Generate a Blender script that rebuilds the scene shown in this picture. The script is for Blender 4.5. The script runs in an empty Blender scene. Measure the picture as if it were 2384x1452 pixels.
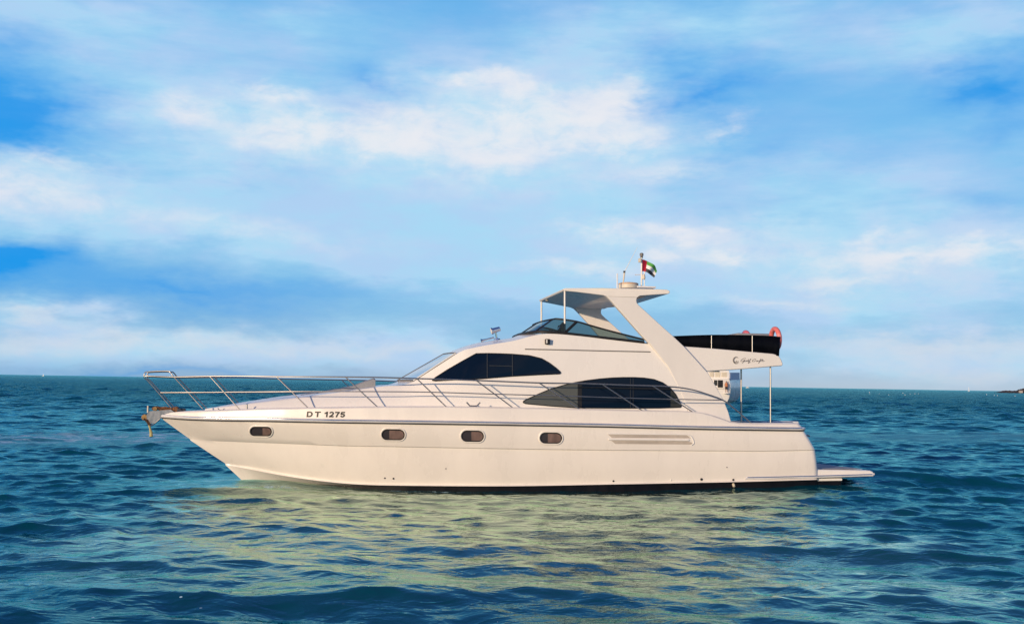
import bpy, bmesh, math, random
import numpy as np
from mathutils import Vector, Matrix
from mathutils.bvhtree import BVHTree
R = math.radians
random.seed(7)
SC = bpy.context.scene
COL = SC.collection

# ------------------------------------------------------------------ camera
W, H = 2384.0, 1452.0
FPX, CAMH = 2600.0, 2.55
HZ0, HZS = 871.0, 0.0165
PITCH = math.atan((HZ0 + HZS*W/2 - H/2)/FPX)
ROLL = math.atan(HZS)
fw = Vector((0, math.cos(PITCH), math.sin(PITCH)))
u0 = Vector((0, -math.sin(PITCH), math.cos(PITCH)))
r0 = Vector((1, 0, 0))
rt = r0*math.cos(ROLL) + u0*math.sin(ROLL)
up = u0*math.cos(ROLL) - r0*math.sin(ROLL)
CAM = Vector((0, 0, CAMH))
cd = bpy.data.cameras.new('camera')
cam = bpy.data.objects.new('camera', cd); COL.objects.link(cam)
cd.sensor_width = 36; cd.lens = 36*FPX/W; cd.clip_start = 0.1; cd.clip_end = 60000
m = Matrix.Identity(4)
for i in range(3):
    m[i][0] = rt[i]; m[i][1] = up[i]; m[i][2] = -fw[i]; m[i][3] = CAM[i]
cam.matrix_world = m
SC.camera = cam

# the yacht's own frame: x to the stern, y to starboard (away), z up
YAW, HEEL = R(10), R(1.2)
BM = Matrix.Translation((0, 28.3, 0)) @ Matrix.Rotation(YAW, 4, 'Z') @ Matrix.Rotation(-HEEL, 4, 'X')
BMI = BM.inverted()
def ray(px, py):
    return (fw + rt*((px - W/2)/FPX) - up*((py - H/2)/FPX)).normalized()

# ------------------------------------------------------------------ light
SUN_TRAVEL = Matrix.Rotation(YAW, 3, 'Z') @ Vector((0.75, 0.70, -0.20)).normalized()
sdir = -SUN_TRAVEL
SUN_EL = math.asin(sdir.z); SUN_ROT = math.atan2(sdir.x, sdir.y)
ld = bpy.data.lights.new('sun', 'SUN'); ld.energy = 3.75; ld.angle = R(0.6); ld.color = (1.0, 0.745, 0.505)
sun = bpy.data.objects.new('sun', ld); COL.objects.link(sun)
sun.rotation_euler = SUN_TRAVEL.to_track_quat('-Z', 'Y').to_euler()
sun.location = (-30, -30, 30)
SC.view_settings.view_transform = 'Standard'; SC.view_settings.look = 'None'
SC.view_settings.exposure = 0.0; SC.view_settings.gamma = 1.0

def lin(r, g, b):
    f = lambda c: (c/255/12.92 if c/255 <= .04045 else ((c/255+.055)/1.055)**2.4)
    return (f(r), f(g), f(b))

class NT:
    """small node-tree helper"""
    def __init__(s, nt): s.nt = nt; s.n = nt.nodes; s.l = nt.links
    def new(s, t, **k):
        n = s.n.new(t)
        for a, v in k.items(): setattr(n, a, v)
        return n
    def link(s, a, b): s.l.new(a, b)
    def put(s, sock, v):
        if isinstance(v, bpy.types.NodeSocket): s.l.new(v, sock)
        elif v is not None: sock.default_value = v
    def math(s, op, a, b=None, c=None, clamp=False):
        n = s.new('ShaderNodeMath', operation=op); n.use_clamp = clamp
        s.put(n.inputs[0], a); s.put(n.inputs[1], b); s.put(n.inputs[2], c)
        return n.outputs[0]
    def vmath(s, op, a, b=None):
        n = s.new('ShaderNodeVectorMath', operation=op)
        s.put(n.inputs[0], a); s.put(n.inputs[1], b)
        return n.outputs[0]
    def mix(s, f, a, b):
        n = s.new('ShaderNodeMix', data_type='RGBA')
        s.put(n.inputs[0], f)
        for i, v in ((6, a), (7, b)):
            s.put(n.inputs[i], (*v, 1) if isinstance(v, tuple) and len(v) == 3 else v)
        return n.outputs[2]
    def noise(s, vec, scale, detail=4, rough=.55, color=False, dist=0.0):
        n = s.new('ShaderNodeTexNoise'); s.put(n.inputs['Vector'], vec)
        n.inputs['Scale'].default_value = scale; n.inputs['Detail'].default_value = detail
        n.inputs['Roughness'].default_value = rough; n.inputs['Distortion'].default_value = dist
        return n.outputs['Color'] if color else n.outputs['Fac']
    def rng(s, v, a, b, c=0.0, d=1.0, smooth=True):
        n = s.new('ShaderNodeMapRange'); n.interpolation_type = 'SMOOTHSTEP' if smooth else 'LINEAR'
        s.put(n.inputs[0], v)
        for i, x in enumerate((a, b, c, d)): n.inputs[i+1].default_value = x
        return n.outputs[0]
    def mapping(s, vec, loc=(0,0,0), rot=(0,0,0), scale=(1,1,1), t='POINT'):
        n = s.new('ShaderNodeMapping', vector_type=t); s.put(n.inputs[0], vec)
        n.inputs[1].default_value = loc; n.inputs[2].default_value = rot; n.inputs[3].default_value = scale
        return n.outputs[0]

# ------------------------------------------------------------------ sky
world = bpy.data.worlds.new('World'); SC.world = world; world.use_nodes = True
w = NT(world.node_tree); w.n.clear()
wout = w.new('ShaderNodeOutputWorld'); bg = w.new('ShaderNodeBackground')
bg.inputs['Strength'].default_value = 0.1
w.link(bg.outputs[0], wout.inputs[0])
sky = w.new('ShaderNodeTexSky'); sky.sky_type = 'NISHITA'; sky.sun_disc = False
sky.sun_elevation = SUN_EL; sky.sun_rotation = SUN_ROT
sky.air_density = 1.0; sky.dust_density = 1.0; sky.ozone_density = 2.0
tc = w.new('ShaderNodeTexCoord')
sep = w.new('ShaderNodeSeparateXYZ'); w.link(tc.outputs['Generated'], sep.inputs[0])
az = w.math('ARCTAN2', sep.outputs[0], sep.outputs[1])
el = w.math('ARCSINE', sep.outputs[2])
cmb = w.new('ShaderNodeCombineXYZ'); w.link(az, cmb.inputs[0]); w.link(el, cmb.inputs[1])
ang = cmb.outputs[0]                                   # azimuth / elevation of the view direction
stretch = w.mapping(ang, scale=(1.0, 2.6, 1.0))
warp = w.noise(stretch, 7.0, 5, .6, color=True)
warp2 = w.noise(stretch, 26.0, 4, .6, color=True)
def addwarp(a, amt, b=None, amt2=0):
    v = w.vmath('SUBTRACT', a, (0.5, 0.5, 0.5))
    v = w.vmath('MULTIPLY', v, (amt, amt*.45, 0))
    r = w.vmath('ADD', ang, v)
    if b is not None:
        v = w.vmath('MULTIPLY', w.vmath('SUBTRACT', b, (.5, .5, .5)), (amt2, amt2*.5, 0))
        r = w.vmath('ADD', r, v)
    return r
ang_soft = addwarp(warp, 0.20)
ang_fine = addwarp(warp, 0.10, warp2, 0.05)
def px_ang(px, py):
    d = ray(px, py); return math.atan2(d.x, d.y), math.asin(d.z)
def blobs(coord, lst):
    acc = None
    for b in lst:
        cx, cy, rx, ry, wt = b[:5]; rot = b[5] if len(b) > 5 else 0
        a, e = px_ang(cx, cy)
        mp = w.mapping(coord, loc=(a, e, 0), rot=(0, 0, R(rot)), scale=(rx*1.5/FPX, ry*1.5/FPX, 1), t='TEXTURE')
        g = w.new('ShaderNodeTexGradient', gradient_type='QUADRATIC_SPHERE'); w.link(mp, g.inputs[0])
        acc = w.math('MULTIPLY', g.outputs['Fac'], wt) if acc is None else w.math('MULTIPLY_ADD', g.outputs['Fac'], wt, acc)
    return acc
VEIL = [(450,250,420,170,1.1),(100,450,420,100,1.3),(650,530,650,110,1.3,-6),(1050,430,640,270,1.7),(1150,280,520,190,1.1),(1330,120,260,110,.6),
        (1700,80,520,110,.9),(2250,70,280,130,1.0),(2000,420,520,150,.9),(1500,560,600,110,1.1),(2100,600,560,120,1.4),
        (1500,660,700,90,.9),(100,30,400,130,1.1),(700,60,360,90,.6),(350,810,800,55,1.6),(1000,830,560,60,1.0),
        (2150,830,560,80,1.6),(2000,710,560,60,.9),(60,730,260,40,1.0,-8),(900,760,300,60,.25)]
WHITE = [(760,310,420,110,.55),(1250,300,420,150,.75),(1650,560,420,90,.45),(2100,620,420,110,.45),(2150,830,460,70,.7),(350,800,600,50,.6),(80,440,260,60,.5),(690,300,130,50,1.5),(890,305,150,55,1.7),(980,340,140,45,1.5),(1150,290,140,60,1.3),(1180,360,110,50,1.5),
         (1170,185,70,32,1.3),(1080,190,70,22,1.1),(1240,215,70,30,1.1),(1425,220,70,55,1.4),(1350,275,150,75,1.6),
         (1310,335,80,30,1.1),(1435,335,90,32,1.4,12),(620,212,80,28,1.3),(455,258,90,40,1.0),(1690,292,80,26,.5,28),
         (1560,400,180,24,.5,8),(1580,540,130,20,1.3),(1690,592,70,18,1.3),(1400,530,110,26,.9),(1550,590,70,18,1.0),
         (1350,620,170,20,.9),(1980,657,110,24,1.4),(2060,600,220,26,1.2),(2270,588,220,26,1.2),(2000,552,90,16,.8),
         (110,375,140,26,.7),(20,440,190,46,.5),(300,790,560,28,1.0),(60,722,150,22,.9,-8),(2150,795,360,24,.9),
         (2250,865,280,20,.8),(1800,705,200,20,.8),(900,815,420,22,.6),(500,520,420,40,.45,-6)]
DEEP = [(-20,250,230,150,2.0),(2300,190,260,90,.45),(1640,205,240,80,.5),(1800,330,200,70,.4),(1650,470,220,50,.3),(10,597,300,62,2.0),(420,690,560,60,.8),(850,190,170,90,.8),(1620,200,230,80,.6),
        (2360,200,180,80,.9),(200,875,700,22,.9),(700,400,150,60,.3),(2300,470,150,60,.4)]
veil = blobs(ang_soft, VEIL); white = blobs(ang_fine, WHITE); deep = blobs(ang_soft, DEEP)
nz1 = w.noise(stretch, 9.0, 7, .58); nz2 = w.noise(w.mapping(ang, rot=(0, 0, R(4)), scale=(1, 5.0, 1)), 16.0, 6, .6)
nz3 = w.noise(w.mapping(ang, scale=(1, 1.6, 1)), 30.0, 6, .62, dist=.4)
far_noise = w.rng(w.noise(stretch, 4.0, 6, .6), .42, .75)      # clouds for the rest of the sky
front = w.rng(w.math('ABSOLUTE', az), .62, .95, 1.0, 0.0)
veil = w.math('ADD', veil, .16)
veil_n = w.math('MULTIPLY', veil, w.math('MULTIPLY_ADD', w.math('MULTIPLY_ADD', nz2, .6, w.math('MULTIPLY', nz1, .6)), 1.7, -.02), clamp=True)
veil_n = w.math('MULTIPLY', veil_n, front, clamp=True)
veil_n = w.math('MULTIPLY', veil_n, w.math('MULTIPLY_ADD', w.math('MULTIPLY', deep, front, clamp=True), -.75, 1.0))
rear_n = w.math('MULTIPLY', w.math('MULTIPLY', far_noise, w.math('SUBTRACT', 1.0, front)), w.rng(el, .0, .9, 1.0, .1), clamp=True)
wn = w.math('ADD', w.math('MULTIPLY', nz1, .38), w.math('ADD', w.math('MULTIPLY', nz3, .52), w.math('MULTIPLY', nz2, .18)))
white_n = w.math('MULTIPLY', w.math('MULTIPLY', white, w.rng(wn, .40, .68, .22, 1.15)), front)
white_n = w.math('SUBTRACT', 1.0, w.math('POWER', 2.718, w.math('MULTIPLY', white_n, -1.7)))
deep_n = w.math('MULTIPLY', w.math('MULTIPLY', deep, front), .85, clamp=True)
K = 10.0
def lk(*c): return tuple(x*K for x in lin(*c))
ramp = w.new('ShaderNodeValToRGB'); cr = ramp.color_ramp
w.link(w.rng(el, 0.0, 1.0, smooth=False), ramp.inputs[0])
stops = [(0.0, lin(168,190,212)), (.02, lin(140,184,222)), (.08, lin(112,184,234)), (.2, lin(106,186,242)), (.33, lin(96,178,240)), (.42, lin(30,112,212)), (.60, lin(8,74,176)), (1.0, lin(5,52,136))]
cr.elements[0].position = 0; cr.elements[0].color = (*stops[0][1], 1)
cr.elements[1].position = 1; cr.elements[1].color = (*stops[-1][1], 1)
for p, c in stops[1:-1]:
    e = cr.elements.new(p); e.color = (*c, 1)
rampk = w.vmath('MULTIPLY', ramp.outputs[0], (K, K, K))
base = w.mix(w.math('MULTIPLY_ADD', front, .30, .6), sky.outputs[0], rampk)
c = w.mix(deep_n, base, lk(14, 150, 234))
c = w.mix(w.math('MULTIPLY', veil_n, .88), c, w.mix(w.rng(nz1, .35, .65), lk(174, 221, 246), lk(182, 212, 244)))
c = w.mix(w.math('MULTIPLY', white_n, .83), c, w.mix(w.rng(el, .02, .14), lk(212, 221, 232), lk(244, 241, 242)))
c = w.mix(w.math('MULTIPLY', rear_n, .85), c, tuple(1.5*x for x in lk(250, 222, 192)))  # unseen warm clouds behind the camera, brightened to fill the shaded faces
# calm grey band right above the sea
hz = w.math('MULTIPLY', w.rng(el, 0.0, .022, 1.0, 0.0), .55)
c = w.mix(hz, c, w.mix(w.rng(az, -.4, .1), lk(110, 168, 214), lk(186, 200, 214)))
w.link(c, bg.inputs[0])

# ------------------------------------------------------------------ materials
MATS = {}
def mat(name, col, rough=.5, metal=0.0, spec=.5, coat=0.0, var=0.0, vscale=3.0, bump=0.0, bscale=40.0, alpha=None, trans=0.0, ior=1.45):
    mt = bpy.data.materials.new(name); mt.use_nodes = True
    t = NT(mt.node_tree); p = t.n['Principled BSDF']
    p.inputs['Roughness'].default_value = rough; p.inputs['Metallic'].default_value = metal
    p.inputs['Specular IOR Level'].default_value = spec; p.inputs['Coat Weight'].default_value = coat
    p.inputs['Coat Roughness'].default_value = .06; p.inputs['IOR'].default_value = ior
    p.inputs['Transmission Weight'].default_value = trans
    tcn = t.new('ShaderNodeTexCoord')
    if var > 0:
        n = t.noise(t.mapping(tcn.outputs['Object'], scale=(1, 1, .35)), vscale, 6, .6)
        f = t.rng(n, .3, .75)
        cc = t.mix(f, tuple(x*(1-var) for x in col), tuple(min(1, x*(1+var*.4)) for x in col))
        t.link(cc, p.inputs['Base Color'])
        t.link(t.rng(n, .3, .7, max(.02, rough*.75), min(1, rough*1.25)), p.inputs['Roughness'])
    else:
        p.inputs['Base Color'].default_value = (*col, 1)
    if bump > 0:
        b = t.new('ShaderNodeBump'); b.inputs['Strength'].default_value = bump; b.inputs['Distance'].default_value = .01
        t.link(t.noise(tcn.outputs['Object'], bscale, 3), b.inputs['Height']); t.link(b.outputs[0], p.inputs['Normal'])
    if alpha is not None: p.inputs['Alpha'].default_value = alpha
    MATS[name] = mt
    return mt
GEL = mat('gelcoat', (.82, .79, .745), .30, coat=.3, var=.03, vscale=1.4)
GELH = mat('hull_gelcoat', (.83, .785, .725), .30, coat=.3, var=.045, vscale=1.6)
GEL2 = mat('gelcoat_deck', (.80, .785, .76), .45, coat=.1, var=.05, vscale=2.0)
ROOF = mat('gelcoat_roof', (.78, .75, .71), .35, coat=.25, var=.04, vscale=1.5)
BOOT = mat('antifouling', (.004, .004, .008), .5, spec=.25, var=.3, vscale=5)
STEEL = mat('stainless_steel', (.40, .385, .37), .34, metal=1.0)
BSTEEL = mat('bright_steel', (.62, .68, .80), .18, metal=1.0)
CHROME = mat('chrome', (.8, .8, .8), .08, metal=1.0)
RUBW = mat('rub_rail_vinyl', (.66, .66, .68), .35, var=.1)
RUBD = mat('rub_rail_shadow', (.045, .04, .04), .6)
NAVY = mat('tinted_glass', (.003, .009, .024), .05, spec=.25, ior=1.38)
GREYG = mat('pale_grey_glass', (.085, .092, .088), .12, spec=.5)
MIDG = mat('grey_tinted_glass', (.035, .038, .038), .12, spec=.4)
WSCR = mat('windscreen_glass', (.34, .50, .68), .05, spec=1.0, ior=2.2)  # the sky's reflection is put into the blue base colour
BLACK = mat('black_rubber', (.012, .012, .014), .5)
BLKC = mat('black_canvas', (.0022, .003, .006), .6, spec=.12, var=.3, vscale=4)
GREYT = mat('grey_trim', (.16, .155, .15), .5)
MULL = mat('mullion_grey', (.035, .042, .055), .5)
PORT = mat('porthole_glass', (.045, .040, .045), .08, spec=.5)
CURTM = mat('cabin_curtain', (.19, .125, .110), .7, var=.35, vscale=7)
TAN = mat('vent_slot_shade', (.50, .44, .38), .6, var=.15)  # tan darker than the hull paints the shade inside the vent slots
GREYC = mat('grey_canvas', (.30, .31, .33), .8, var=.15, bump=.3, bscale=30)
BLUEC = mat('blue_vinyl', (.06, .10, .24), .5, var=.2)
RUST = mat('rust', (.22, .10, .045), .85, var=.6, vscale=30, bump=.6, bscale=60)
RUSTO = mat('ochre_rust', (.42, .26, .10), .8, var=.5, vscale=30)
GALV = mat('galvanised_plate', (.34, .36, .38), .45, metal=.6, var=.2, vscale=12)
ROPE = mat('rope', (.50, .44, .20), .9, var=.3, vscale=40)
INK = mat('black_lettering', (.018, .018, .018), .5)
LOGO = mat('grey_lettering', (.20, .19, .19), .5)
BOUNCE = mat('warm_bounce_beige', (.95, .66, .42), .7, var=.1)  # warm bounce light under the roof painted as colour
BEIGE = mat('beige_plastic', (.66, .60, .48), .5, var=.1)
PALE = mat('pale_plastic', (.75, .74, .70), .4)
RING = mat('lifebuoy_orange', (.78, .19, .17), .5, var=.15)
RINGP = mat('lifebuoy_pink', (.72, .16, .20), .5, var=.2)
BAND = mat('lifebuoy_band', (.35, .10, .30), .5)
DASH = mat('helm_vinyl', (.05, .05, .055), .6, var=.2)
FRED = mat('flag_red', (.42, .006, .03), .7); FGRN = mat('flag_green', (.09, .36, .07), .7)
FWHT = mat('flag_white', (.85, .85, .82), .7); FBLK = mat('flag_black', (.05, .055, .065), .7)
BUOY = mat('white_buoy', (.85, .85, .85), .5)
ROCK = mat('shore_rock', (.06, .05, .045), .9, var=.5, vscale=.5)
def thin_glass(name, col, alpha, rough=.04):
    mt = bpy.data.materials.new(name); mt.use_nodes = True
    t = NT(mt.node_tree); out = t.n['Material Output']; t.n.remove(t.n['Principled BSDF'])
    tr = t.new('ShaderNodeBsdfTransparent'); tr.inputs[0].default_value = (*col, 1)
    gl = t.new('ShaderNodeBsdfGlossy'); gl.inputs['Roughness'].default_value = rough
    fr = t.new('ShaderNodeFresnel'); fr.inputs[0].default_value = 1.5
    df = t.new('ShaderNodeBsdfDiffuse'); df.inputs[0].default_value = (col[0]*.35, col[1]*.35, col[2]*.35, 1)
    m1 = t.new('ShaderNodeMixShader'); m1.inputs[0].default_value = alpha
    t.link(tr.outputs[0], m1.inputs[1]); t.link(df.outputs[0], m1.inputs[2])
    m2 = t.new('ShaderNodeMixShader'); t.link(fr.outputs[0], m2.inputs[0])
    t.link(m1.outputs[0], m2.inputs[1]); t.link(gl.outputs[0], m2.inputs[2])
    t.link(m2.outputs[0], out.inputs[0])
    return mt
FGLASS = thin_glass('fly_windshield_glass', (.25, .36, .36), .2)
CURT = thin_glass('clear_curtain', (.62, .70, .86), .35, .2)

# ------------------------------------------------------------------ mesh helpers
def mesh_obj(name, V, F, mt, parent=None, angle=35, mats=None, fmat=None):
    me = bpy.data.meshes.new(name)
    me.from_pydata([tuple(v) for v in V], [], F)
    me.validate(); me.update()
    bm = bmesh.new(); bm.from_mesh(me)
    bmesh.ops.remove_doubles(bm, verts=bm.verts, dist=1e-5)
    bmesh.ops.recalc_face_normals(bm, faces=bm.faces)
    bm.to_mesh(me); bm.free()
    for mm in (mats or [mt]): me.materials.append(mm)
    if fmat is not None and len(fmat) == len(me.polygons):
        me.polygons.foreach_set('material_index', fmat)
    me.polygons.foreach_set('use_smooth', [True]*len(me.polygons))
    me.set_sharp_from_angle(angle=R(angle))
    o = bpy.data.objects.new(name, me); COL.objects.link(o)
    if parent is not None: o.parent = parent
    return o
def tag(o, label, cat=None, group=None, kind=None):
    if label: o['label'] = label
    if cat: o['category'] = cat
    if group: o['group'] = group
    if kind: o['kind'] = kind
    return o
def bevel(o, wd, seg=2, ang=40):
    b = o.modifiers.new('bevel', 'BEVEL'); b.width = wd; b.segments = seg; b.limit_method = 'ANGLE'; b.angle_limit = R(ang)
    return o
def at(px, py, b=0.0):
    """point of the yacht's plane y = -b that the photo shows at this pixel"""
    o = BMI @ CAM; d = BMI.to_3x3() @ ray(px, py)
    t = (-b - o.y)/d.y
    return o + d*t
def shoot(bvh, px, py):
    o = BMI @ CAM; d = BMI.to_3x3() @ ray(px, py)
    h = bvh.ray_cast(o, d)
    return h[0], h[1]
def bvh_of(*objs):
    V, F = [], []
    for o in objs:
        k = len(V)
        V += [v.co.copy() for v in o.data.vertices]; F += [[i+k for i in p.vertices] for p in o.data.polygons]
    return BVHTree.FromPolygons(V, F)
def lerp_tab(tab, x):
    xs = [t[0] for t in tab]; return float(np.interp(x, xs, [t[1] for t in tab]))
def smooth_interp(pts, n):
    """Catmull-Rom through control points (list of Vectors), n samples per span"""
    out = []; P = [pts[0]*2 - pts[1]] + list(pts) + [pts[-1]*2 - pts[-2]]
    for i in range(1, len(P)-2):
        p0, p1, p2, p3 = P[i-1:i+3]
        for k in range(n):
            t = k/n
            out.append(.5*((2*p1) + (p2-p0)*t + (2*p0-5*p1+4*p2-p3)*t*t + (3*p1-p0-3*p2+p3)*t**3))
    out.append(pts[-1].copy()); return out
def tube_data(path, rad, seg=8, V=None, F=None):
    V = [] if V is None else V; F = [] if F is None else F
    n = len(path); k0 = len(V)
    rads = rad if isinstance(rad, (list, tuple)) else [rad]*n
    ref = None
    for i, p in enumerate(path):
        t = (path[min(i+1, n-1)] - path[max(i-1, 0)]).normalized()
        if ref is None:
            ref = Vector((0, 0, 1)) if abs(t.z) < .9 else Vector((1, 0, 0))
        a = (ref - t*ref.dot(t)).normalized(); b = t.cross(a); ref = a
        for s in range(seg):
            th = 2*math.pi*s/seg
            V.append(p + (a*math.cos(th) + b*math.sin(th))*rads[i])
    for i in range(n-1):
        for s in range(seg):
            a = k0+i*seg+s; b = k0+i*seg+(s+1) % seg
            F.append([a, b, b+seg, a+seg])
    F.append([k0+s for s in range(seg)][::-1]); F.append([k0+(n-1)*seg+s for s in range(seg)])
    return V, F
def tube(name, path, rad, mt, parent=None, seg=8):
    V, F = tube_data([Vector(p) for p in path], rad, seg)
    return mesh_obj(name, V, F, mt, parent, 50)
def mir(p): return Vector((p.x, -p.y, p.z))
def lathe_data(c, axis, prof, seg=24, V=None, F=None):
    """prof: list of (dist along axis, radius)"""
    V = [] if V is None else V; F = [] if F is None else F
    axis = Vector(axis).normalized(); a = axis.orthogonal().normalized(); b = axis.cross(a); c = Vector(c); k0 = len(V)
    for d, r in prof:
        for s in range(seg):
            th = 2*math.pi*s/seg
            V.append(c + axis*d + (a*math.cos(th) + b*math.sin(th))*max(r, 1e-4))
    for i in range(len(prof)-1):
        for s in range(seg):
            p = k0+i*seg+s; q = k0+i*seg+(s+1) % seg
            F.append([p, q, q+seg, p+seg])
    F.append([k0+s for s in range(seg)]); F.append([k0+(len(prof)-1)*seg+s for s in range(seg)])
    return V, F
def lathe(name, c, axis, prof, mt, parent=None, seg=24):
    V, F = lathe_data(c, axis, prof, seg); return mesh_obj(name, V, F, mt, parent, 40)
def box_data(lo, hi, V=None, F=None):
    V = [] if V is None else V; F = [] if F is None else F; k = len(V)
    for x in (lo[0], hi[0]):
        for y in (lo[1], hi[1]):
            for z in (lo[2], hi[2]): V.append(Vector((x, y, z)))
    F += [[k+i for i in f] for f in ((0,1,3,2),(4,6,7,5),(0,4,5,1),(2,3,7,6),(0,2,6,4),(1,5,7,3))]
    return V, F
def box(name, lo, hi, mt, parent=None, bev=.01):
    V, F = box_data(lo, hi); o = mesh_obj(name, V, F, mt, parent, 30)
    if bev: bevel(o, bev)
    return o
def prism(name, poly, mt, parent, b=None, y1=None, bev=.015, seg=2):
    """poly: (px,py[,b]) on the near plane; run through to y1 (number) or to the mirrored side"""
    near = [at(p[0], p[1], p[2] if len(p) > 2 else b) for p in poly]
    far = [Vector((p.x, (-p.y if y1 is None else y1), p.z)) for p in near]
    n = len(near); V = near + far
    F = [list(range(n)), list(range(2*n-1, n-1, -1))] + [[i, (i+1) % n, n+(i+1) % n, n+i] for i in range(n)]
    o = mesh_obj(name, V, F, mt, parent, 30)
    if bev: bevel(o, bev, seg, 25)
    return o
def grid_faces(ni, nj, k=0):
    return [[k+i*nj+j, k+(i+1)*nj+j, k+(i+1)*nj+j+1, k+i*nj+j+1] for i in range(ni-1) for j in range(nj-1)]
def rounded(poly, n=3, it=2):
    P = [Vector((p[0], p[1])) for p in poly]
    for _ in range(it):
        Q = []
        for i in range(len(P)):
            a, b = P[i], P[(i+1) % len(P)]
            Q += [a*.75+b*.25, a*.25+b*.75]
        P = Q
    return [(p.x, p.y) for p in P]
def span(poly, x):
    ys = []
    n = len(poly)
    for i in range(n):
        (x0, y0), (x1, y1) = poly[i][:2], poly[(i+1) % n][:2]
        if (x0 <= x < x1) or (x1 <= x < x0): ys.append(y0+(y1-y0)*(x-x0)/(x1-x0))
    return (min(ys), max(ys)) if ys else None
def pane(name, poly, bvh, mt, parent, x0=None, x1=None, nx=30, ny=5, off=.012, thick=.02):
    """sheet lying on the hull or cabin surface inside an outline"""
    xs = [p[0] for p in poly]; a = min(xs)+.05 if x0 is None else x0; b = max(xs)-.05 if x1 is None else x1
    top, V, F = [], [], []
    for i in range(nx+1):
        x = a+(b-a)*i/nx; s = span(poly, x) or span(poly, x+.02*(1 if i == 0 else -1))
        for j in range(ny+1):
            p, nn = shoot(bvh, x, s[0]+(s[1]-s[0])*j/ny)
            if nn.y > 0: nn = -nn
            V.append(p + nn*off)
    nf = len(V)
    V += [v + Vector((0, thick, 0)) for v in V]
    F += grid_faces(nx+1, ny+1); F += [f[::-1] for f in grid_faces(nx+1, ny+1, nf)]
    ring = [i*(ny+1) for i in range(nx+1)] + [nx*(ny+1)+j for j in range(1, ny+1)] + [i*(ny+1)+ny for i in range(nx-1, -1, -1)] + [j for j in range(ny-1, 0, -1)]
    F += [[ring[i], ring[(i+1) % len(ring)], nf+ring[(i+1) % len(ring)], nf+ring[i]] for i in range(len(ring))]
    return mesh_obj(name, V, F, mt, parent, 40)
def surf_line(pts, bvh, off):
    out = []
    for x, y in pts:
        p, nn = shoot(bvh, x, y)
        if p is None: continue
        if nn.y > 0: nn = -nn
        out.append(p + nn*off)
    return out
def densify(pts, step=6.0, closed=False):
    out = []; P = list(pts) + ([pts[0]] if closed else [])
    for a, b in zip(P, P[1:]):
        n = max(1, int(math.hypot(b[0]-a[0], b[1]-a[1])/step))
        out += [(a[0]+(b[0]-a[0])*i/n, a[1]+(b[1]-a[1])*i/n) for i in range(n)]
    out.append(P[-1]); return out
def zz(ox, oy, s, pts): return [(ox+x/s, oy+y/s) for x, y in pts]

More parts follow.
